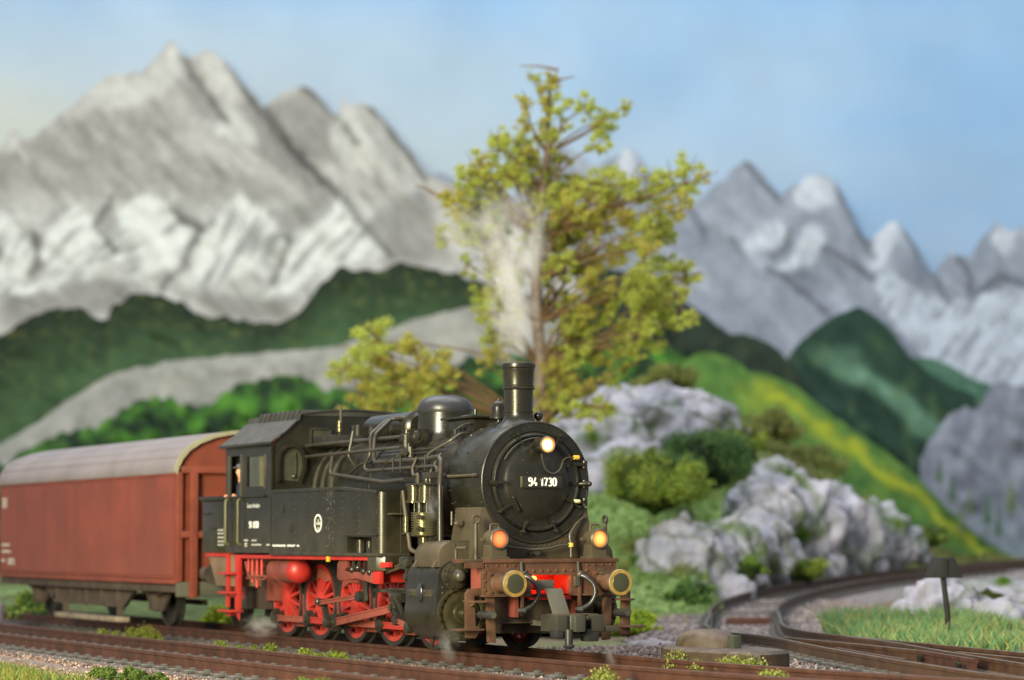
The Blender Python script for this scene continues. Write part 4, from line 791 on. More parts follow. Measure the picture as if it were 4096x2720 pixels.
def rail(P_, m, parent, name='rail', prof=RPF):
    mb = MB(); n = len(prof); vs = []
    for i, p in enumerate(P_):
        sd = side(P_, i); vs += [p + sd * a + UP * b for a, b in prof]
    fs = [(i * n + k, i * n + (k + 1) % n, (i + 1) * n + (k + 1) % n, (i + 1) * n + k) for i in range(len(P_) - 1) for k in range(n)]
    mb.add(vs, fs + [tuple(range(n - 1, -1, -1)), tuple((len(P_) - 1) * n + k for k in range(n))]); return P(name, mb, m, parent, ang=30)
slm = mesh(MB().box(-.13, .13, -1.25, 1.25, -.34, -.225), 'sleeper', M['sleeper'], .012)
chm = mesh(MB().box(-.15, .15, -.235, -.072, -.226, -.185).box(-.15, .15, .072, .235, -.226, -.185).box(-.06, .06, -.13, -.06, -.19, -.155).box(-.06, .06, .06, .13, -.19, -.155), 'rail_chair', M['chair'], .008)
def furnish(P_, parent, rails, spacing=.60, s0=.2, smax=1e9, sl=True, scale=1.0):
    acc = 0; nxt = s0
    for i in range(1, len(P_)):
        L_ = (P_[i] - P_[i - 1]).length
        while acc + L_ >= nxt and nxt < smax:
            t = (nxt - acc) / L_; p = P_[i - 1].lerp(P_[i], t); sd = side(P_, i); ang = math.atan2(-sd.x, sd.y)
            if sl:
                o = bpy.data.objects.new('sleeper', slm); link(o, parent, p); o.rotation_euler = (0, 0, ang + random.uniform(-.01, .01))
            for r in rails:
                o = bpy.data.objects.new('rail_chair', chm); link(o, parent, p + sd * r); o.rotation_euler = (random.uniform(-.03, .03), 0, ang + random.uniform(-.03, .03))
            nxt += spacing
        acc += L_
def bend(x): return .012 * (x - 3.5) ** 2 if 3.5 < x < 12 else (0.0 if x < 5 else .867 + .204 * (x - 12))
T1 = root('railway_track', (0, 0, -.2), 'rusty straight track under the locomotive and wagon', 'track')
p1 = [Vector((x, bend(x), 0)) for x in np.arange(-34, 27.1, 1.0)]
rail(offset(p1, .752), M['rail'], T1); rail(offset(p1, -.752), M['rail'], T1); furnish(p1, T1, (.752, -.752), smax=54)
T2 = root('railway_track', (0, -3.92, -.2), 'rusty track nearest the viewer along the lower edge', 'track')
p2 = [Vector((x, -3.93, 0)) for x in np.arange(-30, 28.1, 2.0)]
rail(offset(p2, .752), M['rail'], T2); rail(offset(p2, -.752), M['rail'], T2); furnish(p2, T2, (.752, -.752), smax=52)
# turnout on the right, its curve climbing away behind
def mid(r, d, z=0): return pl(r, d, z)
arc = [mid(5.0 + 40 * (1 - math.cos(math.radians(a))) - .0, 52 + 40 * math.sin(math.radians(a)), max(0, (a / 45.0)) ** 1.25 * .95) for a in range(0, 66, 3)]
stemc = [Vector((-3.3, 7.55, 0)), Vector((-6.2, 8.95, 0))]
curve = smooth_path(stemc + arc[1:], .8)
T3 = root('curved_track', tuple(curve[0] + Vector((0, 0, -.2))), 'track curving away to the right below the grey rocks', 'track')
rail(offset(curve, .752), M['railg'], T3); rail(offset(curve, -.752), M['railg'], T3); furnish(curve, T3, (.752, -.752), smax=36)
T4 = root('turnout', (4, 5, -.2), 'turnout with crossing frog at the right behind the locomotive track', 'turnout')
i0 = curve[0]; sd0 = side(curve, 0)
endA = i0 + sd0 * .752; endB = i0 - sd0 * .752
if endA.y > endB.y: endA, endB = endB, endA
S = smooth_path([endA, (-1.7, 6.45, 0), (2.53, 4.72, 0), (6.87, 3.12, 0), (10.54, 1.97, 0), (13, 1.60, 0), (17, 2.0, 0), (26, 5.2, 0)])
V_ = smooth_path([endB, (-.9, 7.62, 0), (2.0, 7.0, 0), (5.51, 6.22, 0), (10, 5.25, 0), (14, 4.4, 0)])
W_ = smooth_path([V_[4] - Vector((0, .06, 0)), (1.0, 6.98, 0), (4.15, 5.66, 0), (7.6, 4.32, 0), (11, 3.2, 0), (14, 2.4, 0)])
TT = smooth_path([S[1] + Vector((.2, .05, 0)), (-.5, 6.33, 0), (1.1, 6.03, 0), (3.9, 5.42, 0)])
for pth in (S, V_, W_, TT): rail(pth, M['railg'] if pth is not S else M['railg'], T4)
rail(smooth_path([(3.95, 5.40, 0), (4.4, 5.25, 0), (6.5, 4.45, 0)]), M['rail'], T4, 'wing_rail')
rail(smooth_path([(4.6, 5.62, 0), (7.6, 4.98, 0), (14, 3.6, 0)]), M['railg'], T4, 'frog_rail')
rail(smooth_path([(2.6, 4.86, 0), (4.5, 4.14, 0), (6.0, 3.62, 0)]), M['rail'], T4, 'check_rail')
mc = smooth_path([(-3, 7.2, 0), (2.5, 5.6, 0), (7, 4.1, 0), (13, 2.2, 0)])
for k in range(26):
    f = k / 25; a = S[int(f * (len(S) - 1))]; b = a + side(S, int(f * (len(S) - 1))) * (-1.44 - 1.6 * f) * (1 if side(S, 3).y < 0 else -1)
    t = (b - a).normalized(); c = (a + b) / 2
    P('sleeper', MB().obox(c - Vector((0, 0, .28)), ((b - a).length / 2 + .5, .13, .055), (t, Vector((-t.y, t.x, 0)), UP)), M['sleeper'], T4, .01)
furnish(S, T4, (0,), .58, sl=False)
PP('frog_bolt', MB().cyl((6.1, 4.50, -.1), (6.1, 4.42, -.1), .04).cyl((4.2, 5.3, -.1), (4.2, 5.2, -.1), .05), M['steel'], T4)

# ballast: beds as ground, loose stones on top
def bed(name, P_, half, top, m, z=-.265, n=9):
    V = []; F = []
    for i, p in enumerate(P_):
        sd = side(P_, i)
        for k in range(n):
            u = -1 + 2 * k / (n - 1); h = z if abs(u) < .75 else z - (abs(u) - .75) * 1.0
            q = p + sd * (u * half); V.append((q.x, q.y, p.z + h + .018 * mn.noise(q * 1.7)))
    for i in range(len(P_) - 1):
        for k in range(n - 1): a = i * n + k; F.append((a, a + 1, a + n + 1, a + n))
    o = A(name, V, F, m, smooth=True); o['kind'] = 'structure'; return o
bal = mat('ballast_gravel', (.245, .185, .17), .9, var=.45, vs=9, bump=1.0, bs=14, streak=((.14, .115, .11), (5, 5, 5), .6))
balg = mat('ballast_gravel_grey', (.30, .265, .255), .9, var=.3, vs=5, bump=1.0, bs=9, streak=((.2, .175, .17), (3, 3, 3), .5))
bed('ballast_bed', [Vector((x, bend(x) - .0, 0)) for x in np.arange(-34, 27.1, .5)], 1.9, 0, bal, -.262)
bed('ballast_bed', [Vector((x, -3.93, -.008)) for x in np.arange(-30, 28.1, .5)], 2.3, 0, bal, -.262)
bed('ballast_bed', [p + Vector((0, 0, -.004)) for p in curve], 2.6, 0, balg, -.262)
bed('ballast_bed', [p + Vector((0, 0, -.012)) for p in smooth_path([(-5, 8.4, 0), (0, 6.5, 0), (6, 4.4, 0), (14, 2.6, 0)], .5)], 2.4, 0, balg, -.262)

OCT_V = np.array([(1, 0, 0), (-1, 0, 0), (0, 1, 0), (0, -1, 0), (0, 0, 1), (0, 0, -1)], float)
OCT_F = np.array([(0, 2, 4), (2, 1, 4), (1, 3, 4), (3, 0, 4), (2, 0, 5), (1, 2, 5), (3, 1, 5), (0, 3, 5)])
def stones(name, pts, size, cols, label):
    n = len(pts); V = OCT_V[None] * rng.uniform(.6, 1.25, (n, 6, 1)) * (np.array(size)[:, None, None] if hasattr(size, '__len__') else size)
    a = rng.uniform(0, 6.28, n); c, q = np.cos(a), np.sin(a); V = np.stack([V[..., 0] * c[:, None] - V[..., 1] * q[:, None], V[..., 0] * q[:, None] + V[..., 1] * c[:, None], V[..., 2] * rng.uniform(.5, .9, (n, 1))], -1)
    V += np.asarray(pts)[:, None]; F = (OCT_F[None] + 6 * np.arange(n)[:, None, None]).reshape(-1, 3)
    cc = np.asarray(cols)[rng.integers(0, len(cols), n)] * rng.uniform(.65, 1.3, (n, 1)); o = A(name, V.reshape(-1, 3), F, M['vstone'], np.repeat(cc, 6, 0))
    return tag(o, label, 'gravel', kind='stuff')
def inview(p, mg=1.06):
    d = np.asarray(p) - np.array(C); dv = d @ np.array(v2); x = (d @ np.array(r3)) / dv * 86.7 / 18; y = (d @ np.array(u3)) / dv * 86.7 / 18
    return (np.abs(x) < mg) & (np.abs(y) < .664 * mg) & (dv > 5)
STC = [s(150, 125, 118), s(128, 104, 98), s(170, 145, 132), s(112, 98, 96), s(142, 110, 96), s(182, 165, 150)]
N_ = 120000; q = np.stack([rng.uniform(-16, 13, N_), rng.uniform(-7.4, 1.9, N_), np.zeros(N_)], 1)
yy = q[:, 1] - np.where(q[:, 0] > 3.5, .012 * (q[:, 0] - 3.5) ** 2, 0) * (q[:, 1] > -2)
dist = np.minimum.reduce([np.abs(yy - .752), np.abs(yy + .752), np.abs(q[:, 1] + 3.93 - .752), np.abs(q[:, 1] + 3.93 + .752)])
ctr = np.minimum(np.abs(yy), np.abs(q[:, 1] + 3.93)); q[:, 2] = np.where(ctr < 1.5, -.245, -.262 - np.clip(ctr - 1.5, 0, 2) * .12) + rng.uniform(-.03, .012, N_)
sl1 = np.abs(((q[:, 0] + 34 - .2 + .30) % .60) - .30); q[:, 2] -= np.where(sl1 < .12, .035, 0)
q = q[(dist > .06) & inview(q)]
stones('ballast_stones', q, rng.uniform(.018, .042, len(q)), STC, 'loose brownish grey ballast between and beside the near tracks')
N_ = 26000; f_ = rng.uniform(0, 1, N_); ii = (f_ * (len(curve) - 30)).astype(int); off = rng.uniform(-2.4, 2.4, N_)
pc = np.array([tuple(curve[i] + side(curve, i) * o) for i, o in zip(ii, off)]); pc[:, 2] += -.25 + rng.uniform(-.02, .02, N_) - np.clip(np.abs(off) - 1.9, 0, 1) * .3; pc = pc[inview(pc)]
stones('ballast_stones', pc, rng.uniform(.03, .06, len(pc)), [s(176, 162, 160), s(156, 142, 142), s(190, 178, 172), s(140, 126, 124)], 'pale grey ballast on the curved track')
N_ = 16000; q = np.stack([rng.uniform(-5, 13, N_), rng.uniform(1.2, 7.5, N_), np.full(N_, -.262)], 1); q[:, 2] += rng.uniform(-.03, .02, N_); q = q[inview(q)]
stones('ballast_stones', q, rng.uniform(.02, .045, len(q)), [s(160, 140, 135), s(140, 120, 116), s(186, 170, 160)], 'grey ballast around the turnout')

# point motor and lever box
pm = root('point_motor', (4.3, 1.6, -.25), 'rusty brown point motor with domed cover beside the track', 'point motor')
pmm = mat('motor_rust', (.062, .04, .024), .65, var=.45, vs=5, bump=.3, bs=30, dust=(.20, .16, .145), du=.65)
ol = [(4.74, .99), (5.4, 1.10), (5.98, 1.22), (6.12, 1.36), (6.12, 1.55), (5.9, 2.0), (5.2, 2.25), (4.2, 2.35), (3.45, 2.2), (3.25, 1.9), (3.3, 1.6), (3.55, 1.35), (4.2, 1.12)]; ol = [(x - .40, y) for x, y in ol]; cx, cy = 4.3, 1.65
n = len(ol); mb = MB().add([(x, y, -.28) for x, y in ol] + [(x, y, .10) for x, y in ol] + [(cx + (x - cx) * .95, cy + (y - cy) * .92, .14) for x, y in ol], [tuple(range(n - 1, -1, -1)), tuple(range(2 * n, 3 * n))] + [(j * n + k, j * n + (k + 1) % n, (j + 1) * n + (k + 1) % n, (j + 1) * n + k) for j in range(2) for k in range(n)])
P('motor_base', mb, pmm, pm, ang=30)
mb = MB(); R_, K_ = 24, 9; vs = []
for j in range(K_ + 1):
    a = math.pi / 2 * j / K_
    for k in range(R_):
        t = 2 * math.pi * k / R_; w = math.cos(a) ** .62 if j < K_ else .001; vs.append((3.76 + math.cos(t) * .60 * w, 1.76 + math.sin(t) * .40 * w, .12 + .27 * math.sin(a)))
mb.add(vs, [(j * R_ + k, j * R_ + (k + 1) % R_, (j + 1) * R_ + (k + 1) % R_, (j + 1) * R_ + k) for j in range(K_) for k in range(R_)])
P('motor_dome', mb, pmm, pm, ang=60)
P('lever_knob', MB().box(4.44, 4.60, 1.66, 1.80, .13, .32), mat('knob_green_black', (.045, .05, .035), .5, var=.3), pm, .012)
P('motor_slot', MB().box(5.55, 5.66, 1.16, 1.24, -.10, .02), M['hose'], pm)
# point indicator on its post
pi0 = pl(7.92, 45.2, 0); pin = root('point_indicator', (pi0.x, pi0.y, -.2), 'dark point indicator lantern on a thin post in the grass', 'signal')
dk = mat('dark_signal', (.008, .008, .009), .7, var=.2)
P('post', MB().tube([pi0 + Vector((0, 0, -.3)), pi0 + Vector((.0, .02, .3)) - RV * .01, pi0 - RV * .07 + UP * 1.02], .055, 10, r1=.05), dk, pin)
def PI2(x, y, z): p = pi0 - RV * .06 + RV * x + VV * y; return (p.x, p.y, z)
mb = MB(); vs = [PI2(x, y, z) for z, a, b in ((.96, .33, .17), (1.33, .195, .13)) for x, y in ((-a, -b), (a, -b), (a, b), (-a, b))]
mb.add(vs, [(3, 2, 1, 0), (4, 5, 6, 7)] + [(k, (k + 1) % 4, 4 + (k + 1) % 4, 4 + k) for k in range(4)])
P('lantern', mb, dk, pin, .012); P('lantern_fin', MB().obox(PI2(.02, -.16, 1.14), (.018, .04, .155), (RV, VV, UP)), dk, pin)
# sleeper-block lying between the curved rails
bx = pl(5.15, 54.2, 0); P_ = P('timber_block', MB().obox((bx.x, bx.y, -.16), (.48, .16, .12), (RV, VV, UP)), mat('rust_block', (.17, .07, .045), .8, var=.3, bump=.3), None, .03)
tag(P_, 'short reddish brown block lying between the rails of the curve', 'block')

# ------------------------------------------------------------------ ground and hillside
def sm(a, b, x): t = min(1, max(0, (x - a) / (b - a))); return t * t * (3 - 2 * t)
def fb(x, y, z=0, o=4): return mn.fractal(Vector((x, y, z)), 1.0, 2.0, o)
CR = [(-40, .2), (-14, .5), (-8, 1.6), (-4, 3.6), (-1, 5.3), (2, 6.2), (5, 6.6), (7.5, 6.1), (9.5, 5.0), (11.5, 3.4), (13.5, 2.1), (16, 1.15), (19, .9), (40, .9)]
def crest(r): return float(np.interp(r, [c[0] for c in CR], [c[1] for c in CR]))
def track_d(r):                                     # depth of the climbing curve at lateral r
    if r < 5: return 52.0
    a = math.acos(max(-1, min(1, 1 - (r - 5) / 40))); return 52 + 40 * math.sin(a)
def track_z(r):
    if r < 5: return 0
    return (math.degrees(math.acos(max(-1, min(1, 1 - (r - 5) / 40)))) / 45) ** 1.25 * .95
def hill(r, d):
    ft = 55.5 if r < 4 else track_d(r) + 3.2 + (5 - min(5, r)) * .3
    base = -.30 if r < 5 else track_z(r) - .35
    fe = max(ft + 12, 88); tt = min(1, max(0, (d - ft) / (fe - ft))); k_ = sm(6, 8, r); h = base + (crest(r) - base) * (sm(ft, fe, d) * (1 - k_) + (1 - (1 - tt) ** 2.3) * k_)
    return h + .25 * fb(r * .35, d * .35, 1) * sm(ft, ft + 6, d)
GR = [s(118, 150, 78), s(96, 128, 60), s(140, 160, 96), s(122, 128, 74), s(98, 112, 60)]
def mixc(a, b, t): return tuple(x + (y - x) * t for x, y in zip(a, b))
def turf(r, d):
    n = fb(r * .5, d * .5, 3) * .5 + .5; m = fb(r * .16, d * .16, 8) * .5 + .5
    c = mixc(s(138, 164, 98), s(112, 140, 76), min(1, max(0, n)))
    t = sm(6.0, 9.0, r) * sm(70, 80, d); c = mixc(c, s(120, 122, 76), t * .85)
    c = mixc(c, s(74, 82, 50), sm(0, -4, r) * .85); return mixc(c, s(150, 172, 110), max(0, m - .5) * 1.2)
V = []; F = []; Cc = []; nr, nd = 150, 90
rs = np.linspace(-40, 40, nr); ds = np.linspace(53, 118, nd)
for r in rs:
    for d in ds:
        z = hill(r, d) if d < 92 else hill(r, 92) - (d - 92) * .02; p = pl(r, d, z); V.append(tuple(p)); Cc.append(turf(r, d))
for i in range(nr - 1):
    for j in range(nd - 1): a = i * nd + j; F.append((a, a + 1, a + nd + 1, a + nd))
# keep the turf under the ballast of the climbing curve
keep = []
for f_ in F:
    c = np.mean([V[k] for k in f_], 0) - np.array(C); rr = c @ np.array(RV); dd = c @ np.array(VV)
    if rr > 3 and dd < track_d(rr) + 1.5: continue
    keep.append(f_)
tag(A('hillside', V, keep, M['vland'], Cc, smooth=True), kind='structure')
V = []; F = []; Cc = []; nx, ny = 120, 110
for i in range(nx):
    for j in range(ny):
        r = -45 + 90 * i / (nx - 1); d = 8 + 112 * j / (ny - 1); p = pl(r, d); z = -.42 + .05 * fb(p.x * .4, p.y * .4)
        if r > 5 and d > 44: z = max(-.42, track_z(min(r, 30)) - .55) if d < track_d(min(r, 30)) + 6 else -.42
        V.append((p.x, p.y, z)); n = fb(p.x * .3, p.y * .3, 5) * .5 + .5
        Cc.append(mixc(s(150, 122, 112), s(120, 130, 84), min(1, max(0, n * (1.4 if d > 40 else .5)))))
for i in range(nx - 1):
    for j in range(ny - 1): a = i * ny + j; F.append((a, a + 1, a + ny + 1, a + ny))
tag(A('ground', V, F, M['vland'], Cc, smooth=True), kind='structure')

# ------------------------------------------------------------------ plants
def leaves(cs, n, size, cols, thick=.35, stretch=1.0):
    """leaf faces through the volumes of several ellipsoids: cs = [(centre, (rx,ry,rz))]"""
    V = []; Cl = []; cols = np.asarray(cols)
    w = np.array([c[1][0] * c[1][1] * c[1][2] for c in cs]) ** .67; w /= w.sum()
    for (c, r), k in zip(cs, (w * n).astype(int) + 1):
        u = rng.normal(size=(k, 3)); u /= np.linalg.norm(u, axis=1, keepdims=True); rad = 1 - np.abs(rng.normal(0, thick, (k, 1))); rad *= rng.uniform(.78, 1.10, (k, 1))
        p = np.asarray(c) + u * rad * np.asarray(r); a = rng.normal(size=(k, 3)); a /= np.linalg.norm(a, axis=1, keepdims=True)
        b = np.cross(a, u + rng.normal(0, .6, (k, 3))); b /= np.linalg.norm(b, axis=1, keepdims=True) + 1e-9
        L_ = size * rng.uniform(.6, 1.4, (k, 1)); V.append(np.stack([p - a * L_ * stretch, p + b * L_ * .6, p + a * L_ * stretch, p - b * L_ * .6], 1))
        base = cols[rng.integers(0, len(cols), k)] * rng.uniform(.7, 1.25, (k, 1)); Cl.append(np.repeat(base, 4, 0))
    V = np.concatenate(V).reshape(-1, 3); return V, np.arange(len(V)).reshape(-1, 4), np.concatenate(Cl)
def lump(c, r, amp, fr, sub=4, seed=0, fn=None):
    b = bmesh.new(); bmesh.ops.create_icosphere(b, subdivisions=sub, radius=1); V = []
    for v in b.verts:
        n = v.co.normalized(); k = 1 + amp * (fn(n, seed) if fn else fb(n.x * fr + seed, n.y * fr, n.z * fr, 4)); V.append((c[0] + n.x * r[0] * k, c[1] + n.y * r[1] * k, c[2] + n.z * r[2] * k))
    b.verts.ensure_lookup_table(); F = [[v.index for v in f.verts] for f in b.faces]; b.free(); return np.array(V), np.array(F)
OL = [s(128, 150, 60), s(104, 126, 48), s(150, 162, 78), s(84, 104, 44), s(140, 140, 70)]
DK = [s(60, 92, 52), s(48, 78, 48), s(82, 110, 66), s(40, 62, 40), s(98, 118, 72)]
YG = [s(172, 190, 60), s(150, 172, 48), s(192, 202, 84), s(126, 148, 44)]
RU = [s(176, 130, 62), s(160, 112, 56), s(190, 158, 80)]
MO = [s(176, 184, 96), s(150, 160, 70), s(196, 200, 120), s(126, 140, 58)]
def bush(name, label, r, d, z, rad, n, size, cols, group, core, spread=.75, k=9):
    c0 = np.array(pl(r, d, z)); cs = []
    for i in range(k * 2):
        u = rng.normal(size=3); u /= np.linalg.norm(u); u[2] = abs(u[2]) * .9 - .3; q = rng.uniform(.16, .48) * rad
        cs.append((c0 + u * rad * rng.uniform(.55, 1.15) * np.array([1.1, 1.1, .85]), (q * 1.2, q * 1.2, q * .9)))
    rt = root(name, tuple(c0 - np.array([0, 0, rad * .8])), label, 'bush', group)
    V, F, Cl = leaves(cs, int(n * 1.7), size * .72, np.asarray(cols) * 1.9, .5); A('foliage', V, F, M['vleaf'], Cl, rt)
    V, F = lump(c0, (rad * .62, rad * .62, rad * .58), .7, 2.0, 3, r * 3); A('inner_twigs', V, F, M['vleaf'], np.tile(np.asarray(core) * 1.6, (len(V), 1)), rt, smooth=True)
    return rt
g_ = 'bushes on the rocky hillside'
bush('bush', 'large rounded olive green bush right of the locomotive', 3.65, 66, 3.15, 1.25, 15000, .055, OL + DK[:1], g_, s(66, 80, 34), k=14)
bush('bush', 'dark green bush behind the large olive bush', 5.45, 69.5, 3.85, 1.15, 12000, .055, DK, g_, s(34, 50, 34), k=12)
bush('bush', 'small olive bush between pale rock and yellow slope', 7.0, 76, 4.55, .75, 4000, .06, OL, g_, s(70, 78, 40))
bush('bush', 'brownish olive bush on the ridge above the upper grey rock', 5.3, 82, 6.9, .85, 5000, .06, [s(120, 124, 66), s(98, 104, 56), s(140, 140, 84)], g_, s(78, 82, 44))
bush('bush', 'olive scrub on the slope right of the upper grey rock', 8.6, 82, 5.3, .9, 5000, .06, [s(126, 128, 74), s(104, 110, 60), s(148, 148, 92)], g_, s(80, 84, 48))
bush('bush', 'low scrub on the slope above the lower grey rock', 10.2, 85, 4.3, .85, 4000, .06, [s(122, 126, 74), s(100, 108, 58), s(146, 150, 96)], g_, s(80, 84, 48))
bush('bush', 'green tuft at the left foot of the lower grey rock', 4.3, 60.5, .25, .55, 3000, .05, DK[:3] + OL[:1], g_, s(56, 76, 36))
bush('bush', 'dark tuft growing in the cleft of the lower grey rock', 6.2, 65.2, .85, .42, 2500, .05, OL[:2] + DK[:1], g_, s(60, 76, 34))
bush('bush', 'green tuft below the middle of the lower grey rock', 8.3, 69.8, .75, .50, 2500, .05, OL, g_, s(70, 92, 36))
bush('bush', 'bush at the right end of the lower grey rock', 13.9, 82, 1.75, .6, 2500, .06, DK[2:] + OL, g_, s(70, 88, 44))
bush('bush', 'mossy green bush on the right-hand rock at the picture edge', 11.0, 57.5, .05, .62, 6000, .05, [s(120, 132, 52), s(96, 108, 40), s(146, 152, 76)], g_, s(60, 70, 26), k=10)
bush('bush', 'lower mossy bush at the right picture edge', 11.6, 55.0, -.35, .55, 5000, .05, [s(140, 150, 72), s(112, 124, 50), s(160, 166, 92)], g_, s(70, 82, 30), k=10)
bush('bush', 'yellow green bush low behind the buffers', 1.25, 53.0, .02, .52, 4000, .05, YG + OL, g_, s(100, 116, 40))
bush('bush', 'pale green bush low beside the track right of the coupler', 2.55, 51.5, -.1, .45, 3500, .045, YG + OL, g_, s(100, 116, 40))
bush('bush', 'green bush seen low under the wagon at the left', -11.3, 58, .05, .55, 3000, .05, DK + OL, g_, s(52, 76, 38))
bush('bush', 'yellow green bush seen between wagon and locomotive', -6.3, 54, -.1, .45, 3000, .05, YG + OL, g_, s(110, 122, 44))
# ground cover on the hillside
V = []; F = []
N_ = 26000; rr = rng.uniform(-2, 18, N_); dd = rng.uniform(54, 92, N_); pts = np.array([tuple(pl(a, b, hill(a, b))) for a, b in zip(rr, dd) if not (a > 3 and b < track_d(a) + 2.6)]); pts = pts[inview(pts)]
k = len(pts); a = rng.normal(size=(k, 3)); a /= np.linalg.norm(a, axis=1, keepdims=True); b = np.cross(a, rng.normal(size=(k, 3))); b /= np.linalg.norm(b, axis=1, keepdims=True)
L_ = rng.uniform(.05, .14, (k, 1)); V = np.stack([pts - a * L_, pts + b * L_, pts + a * L_ + np.array([0, 0, .08])], 1).reshape(-1, 3)
rel = (pts - np.array(C)); rq = rel @ np.array(RV); dq = rel @ np.array(VV); t = np.clip((rq - 6) / 3, 0, 1) * np.clip((dq - 68) / 10, 0, 1)
c1 = np.asarray([s(142, 168, 100), s(116, 146, 78), s(160, 178, 112)])[rng.integers(0, 3, k)]; c2 = np.asarray([s(126, 128, 78), s(104, 112, 62), s(148, 146, 92)])[rng.integers(0, 3, k)]
cc = np.where((rng.uniform(size=k) < t)[:, None], c2, c1) * rng.uniform(.75, 1.2, (k, 1))
tag(A('ground_cover', V, np.arange(len(V)).reshape(-1, 3), M['vleaf'], np.repeat(cc, 3, 0)), 'short green ground cover on the hillside', 'ground cover', kind='stuff')

cs = []; SC = []
for k in range(150):
    r = rng.uniform(1.0, 14.0); d = rng.uniform(63, 90)
    if r > 3 and d < track_d(r) + 4.5: continue
    q = rng.uniform(.14, .42); cs.append((np.array(pl(r, d, hill(r, d) + q * .3)), (q * 1.5, q * 1.5, q)))
V, F, Cl = leaves(cs, 26000, .045, np.asarray([s(150, 160, 92), s(124, 138, 76), s(170, 172, 110), s(112, 130, 70), s(140, 138, 84)]) * 1.25, .6)
tag(A('scrub', V, F, M['vleaf'], Cl), 'low mixed scrub scattered over the hillside', 'scrub', kind='stuff')
# grass blades
def grass(name, label, pts, h, cols, w=.012):
    k = len(pts); a = rng.uniform(0, 6.28, k); tilt = rng.normal(0, .38, (k, 2)); hh = h * rng.uniform(.45, 1.25, k)
    sdv = np.stack([np.cos(a), np.sin(a), np.zeros(k)], 1) * w; p0 = np.asarray(pts); m_ = p0 + np.stack([tilt[:, 0] * hh * .35, tilt[:, 1] * hh * .35, hh * .55], 1); t_ = p0 + np.stack([tilt[:, 0] * hh, tilt[:, 1] * hh, hh * .95], 1)
    V = np.stack([p0 - sdv, p0 + sdv, m_ - sdv * .8, m_ + sdv * .8, t_], 1).reshape(-1, 3); base = 5 * np.arange(k)[:, None]
    F = np.concatenate([base + np.array([[0, 1, 3]]), base + np.array([[0, 3, 2]]), base + np.array([[2, 3, 4]])]); cc = np.asarray(cols)[rng.integers(0, len(cols), k)] * rng.uniform(.75, 1.25, (k, 1))
    return tag(A(name, V, F, M['vleaf'], np.repeat(cc, 5, 0)), label, 'grass', kind='stuff')
def scat(n, x0, x1, y0, y1, z, fn): 
    q = np.stack([rng.uniform(x0, x1, n), rng.uniform(y0, y1, n), np.full(n, z)], 1); return q[np.array([fn(a, b) for a, b, _ in q])]
GC = [s(150, 164, 92), s(112, 140, 70), s(176, 172, 92), s(86, 120, 66), s(190, 168, 76), s(96, 136, 84)]
edge = lambda x, y: (.5 + .5 * fb(x * .6, y * .6, 4)) > (.30 + .10 * max(0, x + 2) + (.9 if x > 3.4 else 0))
grass('grass', 'pale yellow green grass at the lower left corner', scat(22000, -8, 3.2, -8.4, -6.5, -.42, edge), .26, GC, .009)
gp = [(r, d) for r, d in zip(rng.uniform(4.6, 11.5, 26000), rng.uniform(40.6, 50, 26000)) if fb(r * .5, d * .5, 9) > -.35 and d > 41.4 - max(0, r - 8.5) * .9 and r > 6.2 + .4 * fb(d * .6, 2) + max(0, 44 - d) * .25 and r < 10.2 - (d - 42) * .12]
grass('grass', 'fresh green grass patch behind the turnout', [tuple(pl(r, d, -.38 + max(0, d - 43) * .035)) for r, d in gp], .46, [s(150, 186, 122), s(120, 166, 108), s(174, 190, 126), s(192, 184, 118), s(112, 160, 120)], .02)
